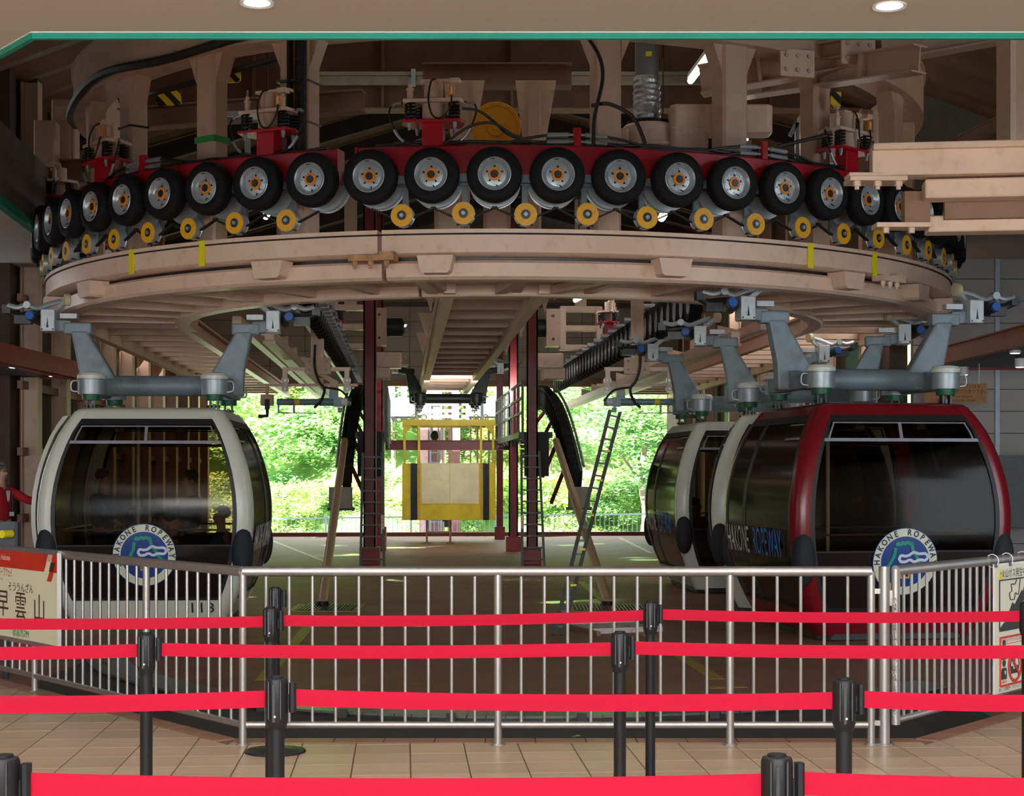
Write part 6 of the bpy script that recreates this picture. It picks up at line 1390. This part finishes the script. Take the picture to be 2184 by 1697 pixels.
def person(label, loc, rz, sc=1.0, pose='stand', top=CGY, trousers=CBK, hair=HAIRB, glasses=False, arms=((.0, .0), (.0, .0)), look=0, badge=False):
    """local frame: faces -Y. arms = (forward reach 0..1, bend) for right and left"""
    t = thing('person', label, 'person', loc, rz); t.scale = (sc,)*3
    sit = pose == 'sit'; hz_ = .50 if sit else .93
    dz = hz_-.93
    J = {'pel': (0, 0, .95+dz), 'sp': (0, .01, 1.12+dz), 'ch': (0, .01, 1.32+dz), 'nk': (0, .0, 1.47+dz), 'nh': (0, -.01, 1.53+dz), 'hd': (0, -.02, 1.62+dz), 'hc': (0, -.015, 1.70+dz)}
    V = [J[k] for k in ('pel', 'sp', 'ch', 'nk', 'nh', 'hd', 'hc')]; R = [(.145, .11), (.135, .10), (.16, .11), (.062, .06), (.055, .055), (.078, .09), (.07, .085)]; E = [(0, 1), (1, 2), (2, 3), (3, 4), (4, 5), (5, 6)]
    hands = []
    for sx, (fw, up) in ((-1, arms[0]), (1, arms[1])):
        b = len(V); sh = Vector((sx*.185, .01, 1.40+dz)); el = sh+Vector((sx*.05, -.10-.2*fw, -.27+.15*fw)); wr_ = el+Vector((-sx*.02*(1-fw), -.06-.19*fw, -.24+.27*fw+.1*up))
        V += [tuple(sh), tuple(el), tuple(wr_)]; R += [.058, .042, .030]; E += [(2, b), (b, b+1), (b+1, b+2)]
        dr = (wr_-el).normalized(); pm = wr_+dr*.07; V.append(tuple(pm)); R.append((.036, .02)); E.append((b+2, b+3)); side = dr.cross(Vector((0, 0, 1))).normalized()
        for f in range(4):
            q = pm+side*((f-1.5)*.02)+dr*(.03); e2 = q+dr*(.035+.006*(1.5-abs(f-1.5)))+Vector((0, 0, -.008)); e3 = e2+dr*.028+Vector((0, 0, -.018)); n0 = len(V); V += [tuple(q), tuple(e2), tuple(e3)]; R += [.0095, .0088, .0075]; E += [(b+3, n0), (n0, n0+1), (n0+1, n0+2)]
        n0 = len(V); q = wr_+dr*.035-side*sx*.035; V += [tuple(q), tuple(q+dr*.04-side*sx*.012)]; R += [.011, .009]; E += [(b+2, n0), (n0, n0+1)]
    for sx in (-1, 1):
        b = len(V); hp = Vector((sx*.09, 0, .90+dz))
        if sit: kn = hp+Vector((sx*.03, -.42, .0)); an = kn+Vector((0, .0, -.40)); 
        else: kn = Vector((sx*.10, -.01, .50)); an = Vector((sx*.10, .02, .09))
        to = an+Vector((0, -.16, -.045)); V += [tuple(hp), tuple(kn), tuple(an), tuple(to)]; R += [.085, .058, .042, .035]; E += [(0, b), (b, b+1), (b+1, b+2), (b+2, b+3)]
    # nose
    n0 = len(V); V.append((0, -.125, 1.625+dz)); R.append((.012, .016)); E.append((5, n0))
    skinobj('body', V, E, R, 0, SKIN, t)
    # jacket / shirt
    V2 = [V[0], V[1], V[2], (0, 0, 1.44+dz)]; R2 = [(.17, .135), (.16, .125), (.185, .13), (.075, .075)]; E2 = [(0, 1), (1, 2), (2, 3)]
    for k in range(2):
        b = 7 if k == 0 else None
    idx = 7
    for sx in (-1, 1):
        sh, el, wr_ = Vector(V[idx]), Vector(V[idx+1]), Vector(V[idx+2]); b = len(V2); V2 += [tuple(sh), tuple(el), tuple(el.lerp(wr_, .9))]; R2 += [.074, .058, .044]; E2 += [(2, b), (b, b+1), (b+1, b+2)]
        idx += 4+12+2
    skinobj('jacket', V2, E2, R2, 0, top, t)
    V3 = [V[0]]; R3 = [(.155, .12)]; E3 = []
    i0 = 7+2*18
    for k in range(2):
        b = len(V3); h_, k_, a_ = V[i0+4*k], V[i0+4*k+1], V[i0+4*k+2]; V3 += [h_, k_, a_]; R3 += [.098, .072, .056]; E3 += [(0, b), (b, b+1), (b+1, b+2)]
    skinobj('trousers', V3, E3, R3, 0, trousers, t)
    hc = Vector((0, .005, 1.695+dz)); m = MB(); m.sphere(hc+Vector((0, .012, .01)), (.088, .098, .085), 16, 10); vs = m.v
    m.f = [f for f in m.f if not (sum(vs[i].z for i in f)/len(f) < hc.z-.03 and sum(vs[i].y for i in f)/len(f) < .045) and not (sum(vs[i].z for i in f)/len(f) < hc.z+.025 and sum(vs[i].y for i in f)/len(f) < -.03)]
    m.out('hair', hair, t, world=False)
    EYW = mat('eye_dark', (.02, .015, .012), .3); m = MB()
    for sx in (-1, 1): m.sphere((sx*.032, -.103, 1.650+dz), (.011, .008, .006), 8, 6)
    m.out('eyes', EYW, t, world=False)
    m = MB(); m.sphere((0, -.102, 1.578+dz), (.022, .008, .005), 8, 6); m.out('mouth', mat('lips', (.3, .11, .09), .5), t, world=False)
    m = MB()
    for sx in (-1, 1): m.sphere((sx*.088, 0, 1.635+dz), (.012, .02, .03), 8, 6)
    m.out('ears', SKIN, t, world=False)
    if glasses:
        m = MB()
        for sx in (-1, 1):
            m.tube([(sx*.034+.022*cos(2*pi*k/14), -.118, 1.65+dz+.017*sin(2*pi*k/14)) for k in range(14)], .002, 4, closed=True); m.tube([(sx*.056, -.118, 1.655+dz), (sx*.088, -.02, 1.655+dz)], .002, 4)
        m.tube([(-.012, -.118, 1.65+dz), (.012, -.118, 1.65+dz)], .002, 4); m.out('glasses', DSTEEL, t, world=False)
    if badge:
        m = MB(); m.box((.05, -.152, 1.10+dz), (.075, .006, .055)); m.out('name_badge', WHITE, t, world=False, smooth=False)
        m = MB(); m.tube([(-.05, -.10, 1.44+dz), (.0, -.155, 1.25+dz), (.05, -.15, 1.13+dz)], .004, 5); m.tube([(.06, -.10, 1.44+dz), (.07, -.155, 1.25+dz), (.05, -.15, 1.13+dz)], .004, 5); m.out('lanyard', CBL, t, world=False)
        m = MB(); m.prism([(-.03, -.135, 1.40+dz), (.03, -.135, 1.40+dz), (.012, -.142, 1.26+dz), (-.012, -.142, 1.26+dz)], (0, -.008, 0)); m.out('shirt_front', CWH, t, world=False, smooth=False)
    if sit or pose == 'collar':
        m = MB(); m.lathe([(.066, 1.43+dz), (.07, 1.455+dz), (.06, 1.465+dz)], 16, c=(0, 0, 0)); m.out('collar', CWH, t, world=False)
    return t
person('elderly man in a red jacket with glasses and name badge at the left edge', (-6.42, 20.0, .0), radians(62), .97, 'stand', JRED, CBK, HAIRG, True, ((0, 0), (.9, .3)), badge=True)
# boarding platform under the staff member
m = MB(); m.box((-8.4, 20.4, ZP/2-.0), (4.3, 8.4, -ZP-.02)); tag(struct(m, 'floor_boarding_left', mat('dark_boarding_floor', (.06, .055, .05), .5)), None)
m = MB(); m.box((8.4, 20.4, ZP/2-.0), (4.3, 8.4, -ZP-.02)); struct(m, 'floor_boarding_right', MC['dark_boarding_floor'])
CF = ZB+.05
person('standing man in a dark suit with white collar inside the white cabin', (-4.02, 19.9, CF), radians(-60), .97, 'collar', CBK, CBK, HAIRB, False, ((.1, 0), (.1, 0)))
person('standing passenger in dark blue stepping into the white cabin at its left side', (-5.02, 19.6, CF), radians(70), .98, 'stand', CBL, CBL, HAIRB, False, ((.5, .2), (.3, .2)))
person('child in grey with white collar seated inside the white cabin', (-4.5, 20.45, CF-.02), radians(20), .92, 'sit', CGY, CBK, HAIRB)
person('seated passenger with dark hair seen from behind in the white cabin, centre', (-4.0, 18.75, CF-.02), radians(150), .95, 'sit', CBK, CBK, HAIRB)
person('seated passenger with grey hair at the right side of the white cabin', (-3.55, 19.5, CF-.02), radians(-100), .97, 'sit', CBL, CBK, HAIRG)
person('seated bald-headed passenger in the white cabin, left of the child', (-4.85, 20.5, CF-.02), radians(-30), .95, 'sit', CGY, CBK, SKIN)
person('seated passenger with dark hair in the farthest cream cabin', (2.95, 25.6, CF-.02), radians(40), .97, 'sit', JRED, CBK, HAIRB)
# turnstile box with yellow button at far left
t = thing('control_post', 'grey control box with a yellow button at the left edge above the sign', 'control box', (-4.42, 14, 0)); c = W(12, 1150, 14)
m = MB(); m.cbox((c.x, 14, .98), (.24, .14, .36), .02); m.cyl((c.x, 14, ZP), (c.x, 14, .9), .03, .03, 12); m.out('cabinet', mat('dark_blue_grey_box', (.07, .08, .10), .4, .3), t, smooth=False); m = MB(); c2 = W(24, 1138, 13.9); m.cyl(c2, c2+Vector((-.05, -.1, 0)), .035, .035, 14); m.out('yellow_button', YTAPE, t)
# ================================================================== OUTSIDE
ROAD = mat('pale_road', (.55, .53, .5), .9, 0, .08, 2)
GRND = mat('leafy_ground', (.12, .22, .05), .9, 0, .4, .8, .3, dirt=(.35, .30, .2), dscale=.25, damt=.9)
m = MB(); nx, ny = 40, 30; vs = []
for j in range(ny+1):
    for i in range(nx+1):
        x = -45+90*i/nx; y = 46+70*j/ny; z = -1.0+max(0, y-57)*.42+(1.2*sin(x*.35+j*.4)+.8*sin(x*.9+1))*min(1, max(0, y-57)/8); vs.append((x, y, z))
m.add(vs, [(j*(nx+1)+i, j*(nx+1)+i+1, (j+1)*(nx+1)+i+1, (j+1)*(nx+1)+i) for j in range(ny) for i in range(nx)]); o = struct(m, 'floor_hillside', GRND, smooth=True)
m = MB(); m.box((0, 52.2, -1.03), (80, 9.5, .1)); struct(m, 'floor_road', ROAD)
LG = leaf_mat('bright_green_leaves', (.42, .62, .22)); LG2 = leaf_mat('yellow_green_leaves', (.54, .68, .27)); LG3 = leaf_mat('deep_green_leaves', (.25, .45, .18)); BARK = mat('pale_bark', (.22, .17, .13), .9, 0, .2, 8)
def crown(n, rx, rz_, layers, leaf, mt, seed, name='crown'):
    rnd = random.Random(seed); m = MB(); cl = []
    for k in range(layers): a = rnd.uniform(0, 2*pi); r = rnd.uniform(.1, .85); cl.append((rx*r*cos(a), rx*r*sin(a), rnd.uniform(-.8, .9)*rz_, rnd.uniform(.5, 1)*rx*.5))
    vs = []; fs = []
    for i in range(n):
        cx_, cy_, cz_, cr = rnd.choice(cl); a = rnd.uniform(0, 2*pi); r = cr*sqrt(rnd.random()); p = Vector((cx_+r*cos(a), cy_+r*sin(a), cz_+rnd.gauss(0, .10)*rz_+.25*(1-(r/cr)**2)))
        d = Vector((rnd.gauss(0, 1), rnd.gauss(0, 1), rnd.gauss(0, .35))).normalized(); s_ = Vector((0, 0, 1)).cross(d); s_ = s_.normalized() if s_.length > .01 else Vector((1, 0, 0)); s_ = (s_+Vector((0, 0, rnd.uniform(-.6, .6)))).normalized(); L_ = leaf*rnd.uniform(.7, 1.3)
        b = len(vs); vs += [p, p+d*L_*.5+s_*L_*.32, p+d*L_, p+d*L_*.5-s_*L_*.32]; fs.append((b, b+1, b+2, b+3))
    m.add(vs, fs); return m.mesh(name, mt, False)
crowns = [crown(3600, 2.3, 1.9, 26, .22, LG, 1), crown(3600, 2.6, 1.7, 30, .20, LG2, 2), crown(3200, 2.0, 2.0, 22, .22, LG3, 3), crown(3600, 2.4, 1.6, 28, .19, LG, 4)]
tm = MB(); tm.tube(smoothpts([(0, 0, 0), (.1, .05, 1.2), (-.05, 0, 2.4), (.15, .1, 3.6)], 3), .10, 7); tm.tube([(0, 0, 1.8), (.7, .2, 3.1)], .05, 5); tm.tube([(0, 0, 2.2), (-.8, -.1, 3.3)], .05, 5); trunk = tm.mesh('trunk', BARK)
rnd = random.Random(5); nt = 0
def tree(x, y, zb, k, s, low=False):
    kd = ['bright green', 'yellow-green', 'deep green', 'fresh green'][k]; t = thing('leafy_tree', ('%s low bush beyond the road railing outside' if low and y < 61.9 else '%s low tree crown on the sunlit hillside outside' if low else '%s leafy tree with pale trunk on the hillside outside') % kd, 'tree', (x, y, zb), rnd.uniform(0, 6), '%s trees on the hillside outside' % kd); t.scale = (s,)*3
    c = bpy.data.objects.new('crown', crowns[k]); SC.collection.objects.link(c); c.parent = t; c.location = (0, 0, 1.4 if low else 3.6)
    if not low: b = bpy.data.objects.new('trunk', trunk); SC.collection.objects.link(b); b.parent = t
for i in range(26):   # low shrubs and small trees on the slope just beyond the road
    x = -17+i*1.15+rnd.uniform(-.4, .4); y = 58.5+rnd.uniform(-.8, 2.5); tree(x, y, -.9, rnd.randrange(4), rnd.uniform(.55, .8), low=True)
for r_ in range(4):
    for i in range(15):
        y = 62+r_*4.2+rnd.uniform(-1, 1); x = -19+i*2.35+rnd.uniform(-.8, .8); tree(x, y, -1.0+(y-57)*.42-.3, rnd.randrange(4), rnd.uniform(.8, 1.15), low=rnd.random() < .5)
for x in (4.6, 6.9): tree(x, 56.6, -1, 2, 1.0)
# bare trunk visible
# road railing
t = thing('road_railing', 'thin grey-green barred railing along the road outside', 'railing', (-8, 50.5, -.95)); RG = mat('grey_green_rail', (.22, .30, .28), .5)
m = MB(); m.beam((-14, 50.5, .02), (8, 50.5, .30), .05, .05); m.beam((-14, 50.5, -.85), (8, 50.5, -.75), .04, .04); m.out('rail_pair', RG, t, smooth=False)
for i in range(9): m = MB(); x = -14+i*2.7; m.beam((x, 50.5, -1), (x, 50.5, .1+i*.03), .07, .07); m.out('post', RG, t, smooth=False)
m = MB()
for i in range(150): x = -14+i*.146; m.beam((x, 50.5, -.84), (x, 50.5, .03+.28*i/150), .018, .018)
o = m.out('bar_set', RG, t, smooth=False); o['kind'] = 'stuff'
